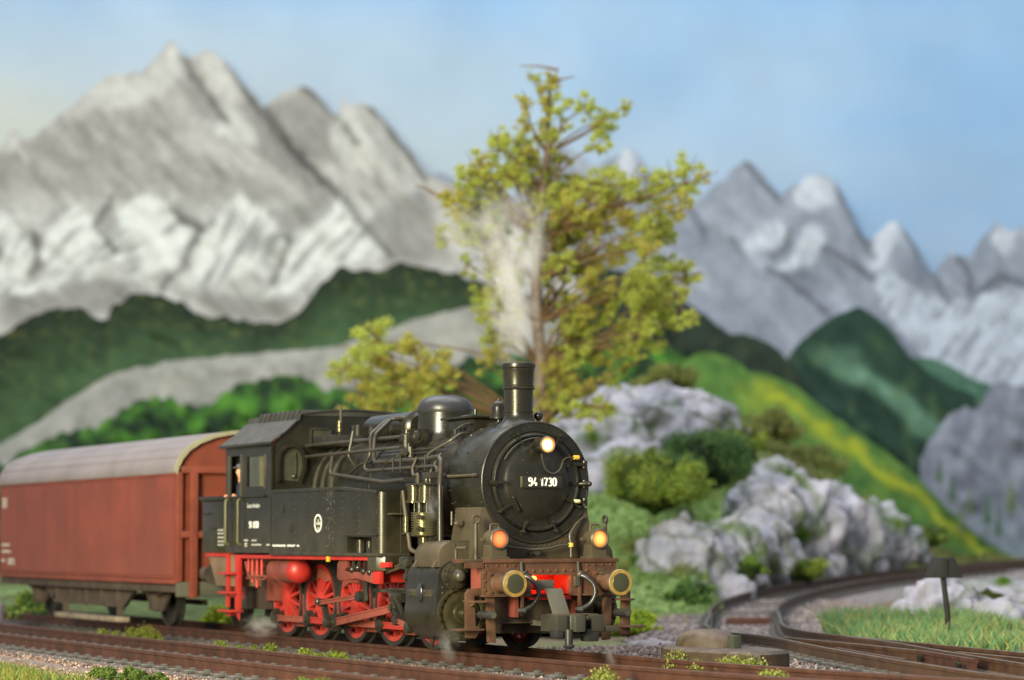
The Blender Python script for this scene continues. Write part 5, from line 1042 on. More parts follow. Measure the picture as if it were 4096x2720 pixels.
# moss clumps between the tracks
def moss(x, y, rx, h, n, cols, label, z=-.26):
    h *= 1.0; rx *= 1.15
    c0 = np.array([x, y, z]); cs = []
    for i in range(max(3, int(rx / .09))):
        u = rng.uniform(-1, 1, 2); q = rng.uniform(.35, .6) * h; q *= rng.uniform(.5, 1.1); cs.append((c0 + np.array([u[0] * rx, u[1] * min(rx, .30) * .9, q * .5 + rng.uniform(0, .3) * h * (1 - abs(u[0]))]), (q * 1.1, q, q)))
    V, F, Cl = leaves(cs, n, .018, np.asarray(cols) * .85, .7)
    o = A('moss_clump', V, F, M['vleaf'], Cl); tag(o, label, 'moss', 'moss clumps between the rails')
LIME = [s(150, 168, 70), s(128, 150, 54), s(172, 182, 90)]
for a in [(-9.9, -1.95, .50, .52, 5000, [s(140, 148, 58), s(116, 128, 44), s(160, 164, 80)], 'largest moss clump beside the wagon wheel next to the locomotive'), (-8.8, -1.95, .50, .30, 3500, [s(140, 148, 58), s(116, 128, 44), s(160, 164, 80)], 'low moss clump right of the largest clump beside the wagon'),
          (-11.8, -1.95, .60, .28, 3500, LIME, 'low moss clump left of the largest clump beside the wagon'), (-13.6, -1.95, .30, .24, 1800, LIME, 'small moss clump farthest left in front of the wagon'),
          (-17.8, -2.1, 1.0, .16, 2200, LIME, 'flat moss patch at the far left beyond the near track'),
          (-5.0, -3.9, .55, .24, 3500, LIME, 'moss patch between the near rails below the wagon end'), (-6.3, -3.9, .35, .18, 1500, LIME, 'flat moss left of the patch between the near rails'), (-5.8, -1.85, .22, .24, 1500, LIME, 'small moss tuft below the cab ladder'),
          (-5.1, -1.85, .28, .26, 1800, LIME, 'moss tuft below the ashpan'), (-4.05, -1.85, .24, .26, 1600, LIME, 'moss tuft below the rear driving wheels'),
          (-1.3, -2.0, .95, .30, 6000, LIME + YG[:1], 'wide bright moss patch below the main rod'), (-.1, -2.05, .25, .22, 1500, LIME, 'small moss tuft below the cylinder'),
          (4.75, -3.9, .45, .18, 2600, MO, 'moss patch between the near rails below the front cylinder'), (5.2, -5.15, .20, .36, 1500, [s(130, 176, 80), s(104, 150, 60)], 'green sprig at the lower edge left of centre'), (5.95, -5.15, .20, .28, 1200, [s(120, 168, 76), s(104, 150, 60)], 'smaller green sprig at the lower edge right of the first'),
          (6.2, -1.6, .42, .32, 3600, MO, 'pale moss clump between the tracks in front of the coupler'), (7.55, .15, .46, .40, 4200, MO, 'pale moss clump between the rails below the point motor'),
          (4.30, .97, .26, .46, 2200, MO, 'small pale moss clump left in front of the point motor'), (5.45, 1.02, .46, .50, 6000, MO, 'large pale moss clump right in front of the point motor'),
          (.85, -5.95, 1.2, .18, 12000, [s(118, 144, 66), s(92, 122, 56), s(150, 166, 84), s(76, 104, 56)], 'dark green moss mat beside the near rail at lower left')]: moss(*a)

# the tree: drawing units x, y on the tree's own upright plane
TD = 64.0
def tp(x, y, w=0.0): return pl(x * .011256 - 13.287, TD + w, 15.66 - y * .011256 + .15)
tree = root('tree', tuple(tp(1238, 1280)), 'tall yellow green tree with pale trunk behind the chimney', 'tree')
trk = [(1236, 1280), (1242, 1000), (1246, 860), (1240, 760), (1236, 660), (1240, 560), (1250, 460), (1262, 360), (1268, 270), (1270, 200)]
tw = [tp(x, y, .25 * math.sin(i)) for i, (x, y) in enumerate(trk)]
P('trunk', MB().tube(smooth_path(tw, .3), .26, 10, r1=.05), M['bark'], tree, ang=70)
CL = [(1228, 188, 16, 0), (1280, 190, 22, 1), (1265, 232, 30, 1), (1215, 252, 22, 1), (1295, 262, 34, 0), (1345, 265, 30, 0), (1400, 268, 34, 0), (1440, 268, 16, 0), (1385, 305, 24, 0), (1225, 300, 26, 1), (1270, 320, 34, 0), (1195, 350, 30, 0),
      (1150, 365, 38, 0), (1220, 372, 42, 0), (1095, 395, 36, 0), (1075, 440, 34, 0), (1130, 430, 36, 0), (1190, 435, 40, 0), (1260, 415, 36, 2), (1325, 430, 38, 2), (1390, 420, 40, 0), (1450, 440, 34, 0), (1500, 460, 32, 1), (1545, 435, 36, 0), (1590, 405, 30, 0), (1580, 450, 34, 0), (1620, 430, 16, 1),
      (1035, 470, 28, 1), (1060, 500, 34, 1), (1110, 500, 38, 0), (1160, 495, 38, 0), (1085, 560, 36, 0), (1130, 575, 34, 1), (1075, 610, 22, 0), (1230, 500, 32, 1), (1290, 490, 40, 0), (1350, 490, 42, 1), (1400, 520, 44, 1), (1440, 500, 34, 1), (1310, 560, 44, 0), (1360, 590, 42, 1), (1420, 585, 38, 1), (1470, 545, 36, 0), (1530, 520, 34, 0), (1560, 490, 26, 1), (1480, 600, 30, 1), (1270, 545, 30, 2),
      (1545, 610, 34, 0), (1590, 640, 34, 0), (1555, 660, 38, 0), (1500, 660, 40, 0), (1450, 680, 34, 0), (1530, 720, 38, 0), (1560, 740, 30, 0), (1480, 735, 42, 0), (1400, 720, 36, 0), (1340, 720, 36, 0), (1300, 740, 34, 0), (1350, 770, 40, 0), (1430, 780, 40, 0), (1500, 790, 34, 0), (1390, 815, 34, 1), (1460, 825, 26, 0), (1310, 800, 30, 2), (1370, 660, 34, 1), (1330, 640, 30, 2),
      (1120, 690, 30, 0), (1140, 740, 32, 0), (1110, 740, 22, 0), (1150, 790, 28, 1), (1160, 650, 26, 0), (1280, 690, 24, 2),
      (870, 795, 44, 0), (835, 830, 40, 0), (905, 830, 42, 0), (800, 870, 34, 0), (860, 880, 48, 0), (920, 880, 42, 1), (970, 870, 38, 1), (1010, 880, 34, 1), (1045, 875, 24, 1), (830, 925, 40, 1), (890, 930, 44, 1), (950, 925, 38, 1), (1000, 920, 30, 1),
      (1115, 850, 24, 1), (1155, 840, 26, 1), (1280, 870, 36, 1), (1330, 890, 40, 1), (1290, 915, 40, 1), (1250, 905, 28, 1), (1350, 935, 38, 1), (1300, 955, 32, 0), (1390, 955, 30, 0), (1410, 880, 22, 0), (1360, 980, 24, 0), (1260, 950, 24, 1), (1440, 870, 18, 2)]
TC = {0: [s(220, 230, 112), s(200, 218, 92), s(230, 236, 146), s(174, 194, 80)], 1: [s(218, 208, 116), s(208, 206, 104), s(218, 176, 106), s(198, 212, 104)], 2: [s(104, 128, 50), s(128, 146, 56), s(150, 120, 60)]}
CL += [(int(1250 + random.gauss(0, 70)), y, 26, random.choice((0, 0, 1, 2))) for y in range(330, 640, 14)] + [(int(1330 + random.gauss(0, 60)), y, 28, random.choice((0, 0, 1))) for y in range(420, 840, 26)] + [(int(1120 + random.gauss(0, 40)), y, 24, random.choice((0, 0, 1))) for y in range(400, 600, 26)] + [(int(random.uniform(1060, 1580)), int(random.uniform(400, 640)), 24, random.choice((0, 0, 1, 1))) for k in range(20)] + [(int(random.uniform(1280, 1580)), int(random.uniform(620, 820)), 24, 0) for k in range(8)] + [(int(random.uniform(1110, 1190)), int(random.uniform(600, 830)), 22, random.choice((0, 1))) for k in range(8)] + [(int(random.uniform(810, 1030)), int(random.uniform(820, 930)), 26, random.choice((0, 1))) for k in range(10)]
bv = MB(); LV = []; LC = []
for x, y, rd, kind in CL:
    w = random.uniform(-1.5, 1.5) * (.5 + .5 * min(1, abs(x - 1245) / 250)); c = tp(x, y, w); R_ = rd * .0128
    anchor = min(tw, key=lambda q: (q - c - Vector((0, 0, -1.2))).length); mp_ = anchor.lerp(c, .55) + Vector((random.uniform(-.15, .15), random.uniform(-.15, .15), random.uniform(-.1, .25)))
    bv.tube(smooth_path([anchor, mp_, c, c + (c - mp_) * .2], .25), .040, 6, r1=.010)
    cs = []
    for i in range(13):
        u = rng.normal(size=3); u /= np.linalg.norm(u); q = R_ * rng.uniform(.14, .42); cs.append((np.array(c) + u * R_ * rng.uniform(.35, 1.25), (q * 1.3, q * 1.3, q)))
    for i in range(5):
        u = rng.normal(size=3); u /= np.linalg.norm(u); e = Vector(np.array(c) + u * R_ * 1.25); bv.tube([c, c.lerp(e, .5) + Vector((0, 0, .03)), e], .02, 4, r1=.006)
    a_, f__, c__ = leaves(cs, int(2500 * (rd / 34) ** 1.6), .026, TC[kind] + (TC[1][:1] if kind == 0 else TC[0][:1]), .8); LV.append(a_); LC.append(c__)
for a_, b_ in (((985, 450), (1040, 475)), ((955, 435), (1000, 455)), ((1390, 880), (1475, 850)), ((1200, 155), (1290, 165)), ((1330, 180), (1270, 200)), ((1620, 430), (1540, 460)), ((1150, 325), (1200, 340))): bv.tube([tp(*b_), tp((a_[0] + b_[0]) / 2, (a_[1] + b_[1]) / 2 - 4), tp(*a_)], .045, 5, r1=.012)
P('branches', bv, M['twig'], tree, ang=70)
LV = np.concatenate(LV); tag(A('crown', LV, np.arange(len(LV)).reshape(-1, 4), M['vleaf'], np.concatenate(LC), tree))

# ------------------------------------------------------------------ rock outcrops
def crack(q):
    d = mn.voronoi(q * 1.7)[0]; e = mn.voronoi(q * 4.1)[0]; return .42 * min(.5, d[1] - d[0]) + .20 * min(.4, e[1] - e[0]) - .18
def rock(name, label, lumps, group='grey rock outcrops', tint=(1, 1, 1)):
    Vs = []; Fs = []; o = 0; Cl = []
    for i, (r, d, z, a, b, h) in enumerate(lumps):
        def fn(n, sd): 
            q = Vector((n.x * 1.9 + i * 7.3, n.y * 1.6, n.z * .95 + sd)); return .55 * (1 - abs(mn.noise(q * 1.0)) * 2.4) * .5 + .32 * mn.noise(q * 2.3) + .12 * (1 - abs(mn.noise(q * 3.7)) * 2) + .04 * mn.noise(q * 9) + crack(q)
        V, F = lump((0, 0, 0), (a, b, h), .55, 1, 5 if a > .9 else 4, i * 1.7, fn); c0 = np.array(pl(r, d, z - .15)); W = c0 + V[:, :1] * np.array(RV) + V[:, 1:2] * np.array(VV) + V[:, 2:] * np.array(UP)
        for p in W:
            n = fb(p[0] * .9, p[1] * .9, p[2] * 1.4) * .5 + .5; m = fb(p[0] * 2.2, p[1] * 2.2, p[2] * .8 + 5) * .5 + .5
            c = mixc(s(202, 198, 208), s(156, 159, 172), min(1, max(0, n * 1.4 - .2))); c = mixc(c, s(150, 146, 142), max(0, m - .58) * 2.0); cr = abs(mn.noise(Vector(p) * .9)); c = mixc(c, s(92, 102, 78), min(.8, max(0, .11 - cr) * 8)); c = mixc(c, s(96, 118, 66), max(0, fb(p[0] * .5, p[1] * .5, p[2] * .7 + 9) - .22) * 2.2)
            Cl.append(c)
        Vs.append(W); Fs.append(F + o); o += len(W)
    return tag(A(name, np.concatenate(Vs), np.concatenate(Fs), M['vrock'], np.array(Cl) * np.array(tint), smooth=True), label, 'rock', group)
rock('rock_outcrop', 'upper pale grey rock outcrop behind the tree and chimney', [(2.9, 77, 4.6, 1.7, 1.6, 1.5), (4.4, 78, 5.3, 1.7, 1.6, 1.25), (5.8, 78, 5.2, 1.3, 1.4, 1.1), (6.7, 77.5, 4.7, .8, 1.0, .65), (2.6, 73, 3.2, 1.2, 1.2, 1.0), (3.6, 75, 3.9, 1.1, 1.0, .9), (1.5, 77, 4.6, 1.2, 1.3, 1.1), (3.4, 79.5, 6.1, .9, .9, .6)])
rock('rock_outcrop', 'long lower grey rock face above the curved track', [(4.6, 65.3, 1.25, 1.25, 1.2, 1.0), (5.7, 66.5, 1.2, 1.1, 1.1, 1.05), (6.7, 68.5, 1.3, 1.0, 1.1, 1.2), (4.4, 63.3, .25, .6, .6, .55), (5.6, 64.8, .3, .7, .6, .6), (7.3, 72, 2.4, 1.1, 1.2, 1.1), (8.3, 73.5, 2.1, 1.4, 1.2, 1.45), (7.4, 70.5, .9, .9, .8, 1.0), (9.7, 76, 1.9, 1.4, 1.2, 1.4), (11.2, 79, 1.7, 1.4, 1.2, 1.2), (12.5, 81.5, 1.35, 1.1, 1.1, .9), (9.0, 73.2, .8, .8, .7, .8), (10.6, 77, .9, 1.0, .8, .7), (8.0, 75, 3.6, .7, .8, .6)])
rock('rock_outcrop', 'pale pointed rock mound behind the point indicator', [(8.9, 51.3, .05, 1.0, .8, .85), (9.8, 50.8, -.2, 1.1, .8, .7), (8.95, 51.6, .62, .40, .5, .48), (10.6, 49.5, -.35, .9, .7, .5), (7.9, 51, -.25, .8, .6, .5), (9.6, 47.5, -.45, .5, .5, .32)], tint=(.98, .97, .98))
rock('rock_outcrop', 'low grey rock slab at the right picture edge', [(12.0, 60.5, .35, 1.6, 1.0, .42), (10.3, 59.5, .05, 1.1, .8, .35)], tint=(.95, .96, 1.0))
rock('rock_outcrop', 'small grey rock at the lower right beside the turnout rails', [(8.9, 41.8, -.25, .7, .6, .28)], tint=(.85, .82, .82))
rock('rock_outcrop', 'pale grey rock low behind the wagon at the left edge', [(-11.6, 52, .1, .8, .8, .8)])
rock('rock_outcrop', 'sandy grey rock edge left of the point motor', [(2.6, 45.5, -.35, .8, .6, .30), (1.9, 43.5, -.42, .7, .5, .25)], tint=(.9, .84, .8))

# ------------------------------------------------------------------ painted relief backdrop
FP = 9865.0
def bd(x, y, d):
    X = x * 1.735; Y = y * 1.735; t = math.tan(PI_ + math.atan((1360 - Y) / FP)); dep = d * math.cos(PI_) + d * t * math.sin(PI_)
    return pl((X - 2048) / FP * dep, d, C.z + d * t)
def layer(name, label, top, bot, d0, fwd, colf, amp, fr, nx=150, ny=46, jag=3.0, seed=0, cat='mountain', parent=None):
    tx = [p[0] for p in top]; ty = [p[1] for p in top]; x0, x1 = tx[0], tx[-1]; V = []; F = []; Cl = []
    for i in range(nx):
        x = x0 + (x1 - x0) * i / (nx - 1); yt = float(np.interp(x, tx, ty)) + jag * fb(x * .03, seed, 0, 5) * 3; yb = float(np.interp(x, [p[0] for p in bot], [p[1] for p in bot]))
        for j in range(ny):
            t = (j / (ny - 1)); y = yt + (max(yb, yt + 20) - yt) * t
            uu, vv2 = x * .64 + y * .77, -x * .77 + y * .64; rl = amp * (1 - abs(fb(uu * fr * .55 + seed, vv2 * fr * 1.25, seed, 2)) * 1.8) * min(1, t * 6) * sm(0, .05, t)
            p = bd(x, y, d0 - fwd * t - rl); V.append(tuple(p)); Cl.append(colf(x, y, t))
    for i in range(nx - 1):
        for j in range(ny - 1): a = i * ny + j; F.append((a, a + ny, a + ny + 1, a + 1))
    return tag(A(name, V, F, M['vpaint'], Cl, smooth=True), label, cat, 'painted backdrop scenery')
def inpoly(x, y, pg):
    c = False; n = len(pg)
    for i in range(n):
        x1, y1 = pg[i]; x2, y2 = pg[(i + 1) % n]
        if (y1 > y) != (y2 > y) and x < (x2 - x1) * (y - y1) / (y2 - y1) + x1: c = not c
    return c
def nz(x, y, f, sd=0, o=4): return min(1, max(0, fb(x * f, y * f, sd, o) * .6 + .5))
def streak(x, y, ang, f, sd): c, q = math.cos(ang), math.sin(ang); return min(1, max(0, mn.fractal(Vector(((x * c + y * q) * f, (-x * q + y * c) * f * .18, sd)), 1, 2, 3) * .7 + .5))
SKYN = 70
V = []; F = []; Cl = []
for i in range(SKYN):
    for j in range(50):
        x = -1300 + 5000 * i / (SKYN - 1); y = -700 + 2300 * j / 49; p = bd(x, y, 143); V.append(tuple(p)); u = min(1, max(0, x / 2361)); v = y / 400
        pale = max(0, min(1, .95 * (1 - u) ** 1.3 * min(1, .34 + .8 * max(0, v)) + .24 * min(1, max(0, v)) * (1 - u * .5) + .26 * (nz(x * .6, y * 1.4, .004, 2) - .5)))
        Cl.append(mixc(s(158, 199, 240), s(218, 224, 216), pale))
for i in range(SKYN - 1):
    for j in range(49): a = i * 50 + j; F.append((a, a + 50, a + 51, a + 1))
tag(A('sky', V, F, M['vsky'], Cl, smooth=True), kind='structure')
def soft(x, y, pg, w=8): return sum(inpoly(x + a, y + b, pg) for a, b in ((0, 0), (w, w * .4), (-w, -w * .4), (w * .4, -w), (-w * .4, w))) / 5
def poly5(pts): return [(x * .6617, 57.6 + y * .6617) for x, y in pts]
def poly6(pts): return [(1440.9 + x * .4413, 288.2 + y * .4413) for x, y in pts]
def seg(x, y, L):
    best = 1e9
    for (ax, ay), (bx, by) in zip(L, L[1:]):
        l2 = (bx - ax) ** 2 + (by - ay) ** 2; q = max(0, min(1, ((x - ax) * (bx - ax) + (y - ay) * (by - ay)) / l2)); best = min(best, math.hypot(x - ax - q * (bx - ax), y - ay - q * (by - ay)))
    return best
SLAB = [poly5(p) for p in ([(-300, 600), (0, 640), (90, 730), (135, 800), (60, 870), (0, 885), (-300, 900)], [(150, 745), (260, 610), (345, 690), (390, 760), (230, 860), (140, 815)], [(410, 640), (520, 575), (600, 640), (690, 720), (600, 850), (460, 880), (390, 800), (330, 860), (240, 880), (400, 770)], [(700, 690), (840, 575), (930, 670), (1000, 730), (900, 860), (740, 900), (620, 900), (690, 770)], [(1005, 760), (1200, 590), (1265, 690), (1350, 790), (1190, 830), (1050, 930), (880, 950), (980, 860)], [(-300, 900), (0, 900), (150, 890), (300, 850), (330, 880), (100, 935), (-300, 960)])]
SNOW1 = [poly5(p) for p in ([(280, 250), (340, 180), (430, 150), (470, 190), (540, 125), (605, 50), (640, 110), (610, 200), (560, 245), (430, 275), (330, 290)], [(0, 440), (40, 360), (75, 390), (40, 440)], [(740, 380), (800, 270), (860, 330), (900, 400), (850, 420)], [(1190, 240), (1230, 300), (1330, 420), (1300, 520), (1210, 500), (1150, 400)], [(690, 100), (740, 80), (800, 160), (860, 260), (800, 270), (730, 190)])]
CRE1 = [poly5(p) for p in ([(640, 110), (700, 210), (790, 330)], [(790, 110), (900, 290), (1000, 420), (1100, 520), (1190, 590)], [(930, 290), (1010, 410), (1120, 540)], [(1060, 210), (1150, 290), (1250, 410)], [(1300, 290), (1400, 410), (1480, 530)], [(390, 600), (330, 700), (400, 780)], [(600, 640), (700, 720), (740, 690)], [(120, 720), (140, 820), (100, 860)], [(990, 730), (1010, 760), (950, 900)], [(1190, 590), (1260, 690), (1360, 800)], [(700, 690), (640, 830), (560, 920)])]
GREY1 = poly5([(-300, 470), (0, 440), (110, 400), (250, 330), (340, 310), (560, 262), (650, 340), (650, 450), (760, 490), (1000, 570), (900, 640), (700, 610), (560, 560), (400, 610), (250, 580), (150, 560), (0, 610), (-300, 620)])
SHADE1 = [poly5(p) for p in ([(640, 110), (770, 270), (800, 330), (700, 330), (650, 250)], [(800, 110), (930, 290), (1180, 590), (1100, 610), (900, 430), (820, 260)], [(1060, 210), (1250, 410), (1200, 500), (1000, 430), (940, 290)], [(1270, 690), (1400, 600), (1480, 560), (1560, 800), (1400, 830), (1350, 790)], [(330, 690), (400, 640), (430, 700), (390, 780)], [(640, 600), (700, 690), (660, 780), (610, 700)], [(930, 650), (1190, 590), (1010, 740)], [(600, 920), (720, 930), (950, 960), (1050, 930), (960, 1040), (800, 1010)], [(0, 930), (330, 870), (470, 900), (400, 1000), (0, 1040)])]  # shadowed faces of the ridges, shade painted into the colour
def cM1(x, y, t):  # ridge shading is put into the colour by dark faces and creases
    wx, wy = x + 9 * fb(x * .03, y * .03, 5), y + 9 * fb(x * .03, y * .03, 9); n = nz(x, y, .010, 1); c = mixc(s(192, 190, 182), s(166, 164, 156), n)
    st = streak(x, y, -.9, .022, 3); c = mixc(c, s(208, 206, 198), max(0, st - .5) * 1.0)
    lw = sm(440, 500, y + 20 * fb(x * .02, 3)) * sm(735, 640, y + 30 * fb(x * .012, 8)) * sm(980, 860, x); c = mixc(c, mixc(s(214, 216, 208), s(166, 168, 162), max(0, streak(x, y, .7, .035, 12) - .42) * 1.8), lw * .5)
    c = mixc(c, s(154, 151, 142), .6 * soft(wx, wy, GREY1, 14)); c = mixc(c, s(206, 204, 196), max(0, streak(x, y, -.75, .05, 21) - .58) * 1.5); c = mixc(c, s(118, 116, 110), max(0, .36 - streak(x, y, -.75, .045, 31)) * 1.5)
    for pg in SHADE1:
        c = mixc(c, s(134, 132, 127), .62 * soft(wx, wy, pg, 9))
    for k, pg in enumerate(SLAB):
        q = soft(wx, wy, pg, 7)
        if q: c = mixc(c, mixc(s(226, 229, 220), s(146, 148, 144), min(.9, max(0, streak(x, y, .55 + .25 * (k % 3), .05, 4 + k) - .48) * 2.6)), q)
    for pg in SNOW1:
        c = mixc(c, s(218, 217, 207), soft(wx, wy, pg, 8) * (.85 - .4 * nz(x, y, .03, 6)))
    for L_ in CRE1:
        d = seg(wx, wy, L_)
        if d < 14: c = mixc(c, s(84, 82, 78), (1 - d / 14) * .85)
    return c
M1 = [(-700, 420), (-400, 300), (-200, 380), (0, 345), (28, 292), (60, 325), (130, 270), (180, 232), (200, 212), (250, 172), (330, 165), (372, 118), (395, 88), (430, 130), (450, 128), (480, 110), (520, 140), (560, 190), (605, 245), (650, 215), (690, 195), (722, 205), (760, 252), (782, 272), (790, 214), (802, 246), (832, 236), (862, 246), (900, 290), (940, 342), (985, 402), (1060, 430), (1130, 480), (1250, 560), (1400, 640)]
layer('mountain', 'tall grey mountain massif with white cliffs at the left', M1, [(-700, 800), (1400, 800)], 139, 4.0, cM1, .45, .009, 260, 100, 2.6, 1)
SNOW3 = [poly6(p) for p in ([(600, 645), (690, 545), (790, 495), (865, 570), (820, 640), (700, 665)], [(780, 755), (880, 690), (940, 530), (1010, 515), (1055, 600), (985, 725), (880, 770)], [(880, 350), (930, 270), (1010, 250), (1090, 300), (1110, 390), (1000, 450), (900, 430)], [(1290, 580), (1410, 490), (1455, 560), (1400, 650), (1330, 770), (1280, 740)], [(1690, 670), (1720, 640), (1740, 700)], [(1900, 600), (1980, 490), (2040, 560), (2000, 700), (1940, 640)], [(-60, 220), (20, 110), (70, 200), (30, 290)])]
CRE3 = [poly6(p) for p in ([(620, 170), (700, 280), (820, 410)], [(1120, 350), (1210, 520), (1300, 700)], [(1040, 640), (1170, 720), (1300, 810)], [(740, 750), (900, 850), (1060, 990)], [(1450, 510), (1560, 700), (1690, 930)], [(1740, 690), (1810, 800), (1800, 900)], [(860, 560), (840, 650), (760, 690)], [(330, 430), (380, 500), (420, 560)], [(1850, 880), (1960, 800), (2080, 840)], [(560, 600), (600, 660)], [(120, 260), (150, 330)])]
PALE3 = poly6([(1290, 800), (1400, 780), (1560, 900), (1700, 930), (2000, 860), (3000, 900), (3000, 1500), (1900, 1400), (1560, 1220), (1380, 1020)])
def cM3(x, y, t):  # dark crease lines carry the ridge shading, painted into the colour
    wx, wy = x + 6 * fb(x * .04, y * .04, 5), y + 6 * fb(x * .04, y * .04, 9)
    st = streak(x, y, -.9, .025, 6); c = mixc(s(164, 172, 184), s(136, 144, 157), nz(x, y, .010, 2)); c = mixc(c, s(190, 199, 212), max(0, st - .52) * 1.2)
    if inpoly(wx, wy, PALE3): c = mixc(s(200, 210, 222), s(146, 154, 164), min(.95, max(0, streak(x, y, .6, .06, 9) - .44) * 2.4))
    for pg in SNOW3:
        c = mixc(c, s(214, 222, 230), soft(wx, wy, pg, 6) * (.85 - .6 * max(0, streak(x, y, -.8, .06, 2) - .4)))
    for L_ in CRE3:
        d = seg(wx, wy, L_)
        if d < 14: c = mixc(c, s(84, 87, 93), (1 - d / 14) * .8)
    return c
M3 = [(950, 420), (1010, 398), (1060, 415), (1150, 470), (1230, 400), (1290, 332), (1330, 350), (1372, 392), (1400, 370), (1440, 343), (1470, 355), (1500, 402), (1540, 460), (1600, 470), (1650, 430), (1692, 398), (1717, 356), (1750, 400), (1802, 452), (1830, 430), (1870, 400), (1900, 403), (1932, 432), (1962, 492), (2003, 562), (2040, 525), (2065, 508), (2092, 540), (2122, 592), (2152, 640), (2165, 615), (2192, 578), (2212, 602), (2240, 590), (2272, 538), (2300, 512), (2332, 540), (2380, 520), (2500, 600), (2800, 500), (3100, 640)]
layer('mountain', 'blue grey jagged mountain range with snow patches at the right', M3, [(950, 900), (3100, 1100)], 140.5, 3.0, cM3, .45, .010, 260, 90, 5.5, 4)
def cH1(x, y, t):
    n = nz(x, y, .012, 3); c = mixc(s(38, 48, 36), s(72, 98, 66), min(1, t * 1.3)); c = mixc(c, s(104, 112, 60), max(0, nz(x, y, .045, 5) - .55) * 1.6 * (1 - .6 * t)); return mixc(c, s(34, 42, 36), max(0, .5 - n))
layer('forest_hill', 'dark green wooded hill below the white cliffs', [(-700, 900), (0, 772), (60, 732), (140, 704), (200, 714), (246, 742), (262, 700), (300, 676), (360, 674), (420, 700), (480, 730), (560, 736), (640, 746), (690, 720), (740, 652), (790, 614), (860, 626), (930, 606), (1010, 622), (1100, 645), (1300, 700), (1500, 690)], [(-700, 1200), (0, 1040), (250, 900), (560, 850), (1100, 800), (1500, 800)], 133, 1.5, cH1, .28, .02, 240, 50, 4, 7, 'hill')
def cP(x, y, t): return mixc(mixc(s(176, 174, 164), s(150, 150, 142), nz(x, y, .012, 4)), s(128, 128, 122), max(0, streak(x, y, .3, .04, 2) - .55) * 1.2)
layer('scree_slope', 'pale grey scree strip between the wooded hills', [(-700, 1250), (0, 1022), (100, 962), (180, 905), (260, 858), (400, 830), (560, 816), (760, 800), (850, 775), (960, 735), (1090, 705), (1200, 700), (1300, 720)], [(-700, 1300), (0, 1110), (300, 1000), (1300, 900)], 131, 1.0, cP, .25, .02, 160, 30, 2, 9, 'hill')
def cH2(x, y, t):
    c = mixc(s(38, 56, 40), s(84, 136, 52), max(0, min(1, (nz(x, y, .022, 6) - .36) * 2.4))); c = mixc(c, s(112, 160, 60), max(0, nz(x, y, .03, 8) - .66) * 1.6 * (1 - t)); return mixc(c, s(38, 54, 46), max(0, .42 - nz(x, y * .6, .012, 11)) * 1.6)
layer('forest_hill', 'brighter green tree line behind wagon and cab', [(-700, 1220), (0, 1068), (60, 1035), (130, 998), (200, 985), (260, 962), (320, 920), (360, 912), (420, 920), (475, 940), (520, 905), (560, 880), (620, 865), (690, 866), (740, 890), (800, 900), (900, 870), (1100, 828), (1300, 810), (1500, 800), (1650, 830)], [(-700, 1500), (1650, 1500)], 128.5, 2.0, cH2, .9, .035, 260, 70, 8, 12, 'hill')
def cH3(x, y, t): return mixc(mixc(s(52, 66, 54), s(44, 54, 48), nz(x, y, .012, 2)), s(90, 96, 62), max(0, nz(x, y, .03, 6) - .6) * .8)
layer('forest_hill', 'dark wooded ridge right of the tree', [(1350, 600), (1450, 630), (1560, 690), (1620, 722), (1680, 770), (1740, 778), (1790, 800), (1830, 850), (1870, 920), (1960, 1010), (2060, 1100), (2160, 1200), (2300, 1300)], [(1350, 1000), (2300, 1400)], 131.5, 1.0, cH3, .4, .02, 130, 30, 2.5, 15, 'hill')
def cH4(x, y, t):
    q = (y - 708) + (x - 1980) * .15; c = mixc(s(44, 66, 58), s(52, 76, 62), nz(x, y, .01, 3)); b = math.sin((y - .75 * x) * .030 + 2.6 * nz(x, y, .006, 5)); c = mixc(c, s(112, 152, 126), max(0, b) * 1.0 * min(1, max(0, (q - 70) / 80))); return mixc(c, s(120, 150, 92), max(0, nz(x, y, .016, 9) - .62) * .9 * (q > 60))
layer('forest_hill', 'pointed blue green hill in front of the right-hand mountains', [(1790, 860), (1830, 806), (1880, 758), (1930, 728), (1980, 708), (2020, 730), (2060, 770), (2100, 826), (2150, 868), (2200, 896), (2260, 915), (2400, 960), (2700, 1000)], [(1790, 1000), (1900, 1100), (2120, 1200), (2300, 1250), (2700, 1300)], 133.5, 1.2, cH4, .35, .014, 130, 40, 1.6, 18, 'hill')
layer('forest_hill', 'small pale green hill at the foot of the right mountains', [(2080, 830), (2130, 826), (2180, 838), (2230, 870), (2280, 890), (2320, 930)], [(2080, 930), (2320, 960)], 135, .5, lambda x, y, t: mixc(s(96, 134, 112), s(74, 108, 90), nz(x, y, .02, 4)), .2, .02, 50, 14, 1.5, 20, 'hill')
layer('scree_slope', 'dark grey rock slope at the right picture edge', [(2120, 1060), (2160, 990), (2200, 950), (2260, 935), (2300, 880), (2340, 895), (2400, 900), (2700, 850), (3000, 900)], [(2120, 1350), (3000, 1400)], 132, 1.4, lambda x, y, t: mixc(mixc(mixc(s(144, 149, 162), s(112, 116, 130), nz(x, y, .020, 4)), s(160, 166, 178), max(0, streak(x, y, .4, .04, 3) - .5) * 1.6), s(150, 176, 176), max(0, t - .5) * 1.0), .5, .016, 110, 40, 6, 22, 'hill')
def cH5(x, y, t):
    c = mixc(s(104, 140, 66), s(62, 98, 52), nz(x, y, .022, 2)); k = t * 1.0; c = mixc(c, s(182, 188, 52), max(0, 1 - abs(k - .12 - .09 * fb(x * .012, y * .012, 3)) / .075) * .8 * sm(1660, 1800, x) * min(1, .35 + 1.3 * nz(x, y, .02, 5))); return mixc(c, s(58, 98, 56), max(0, 1 - abs(k - .30) / .08) * .6 * (nz(x, y, .01, 7) > .4))
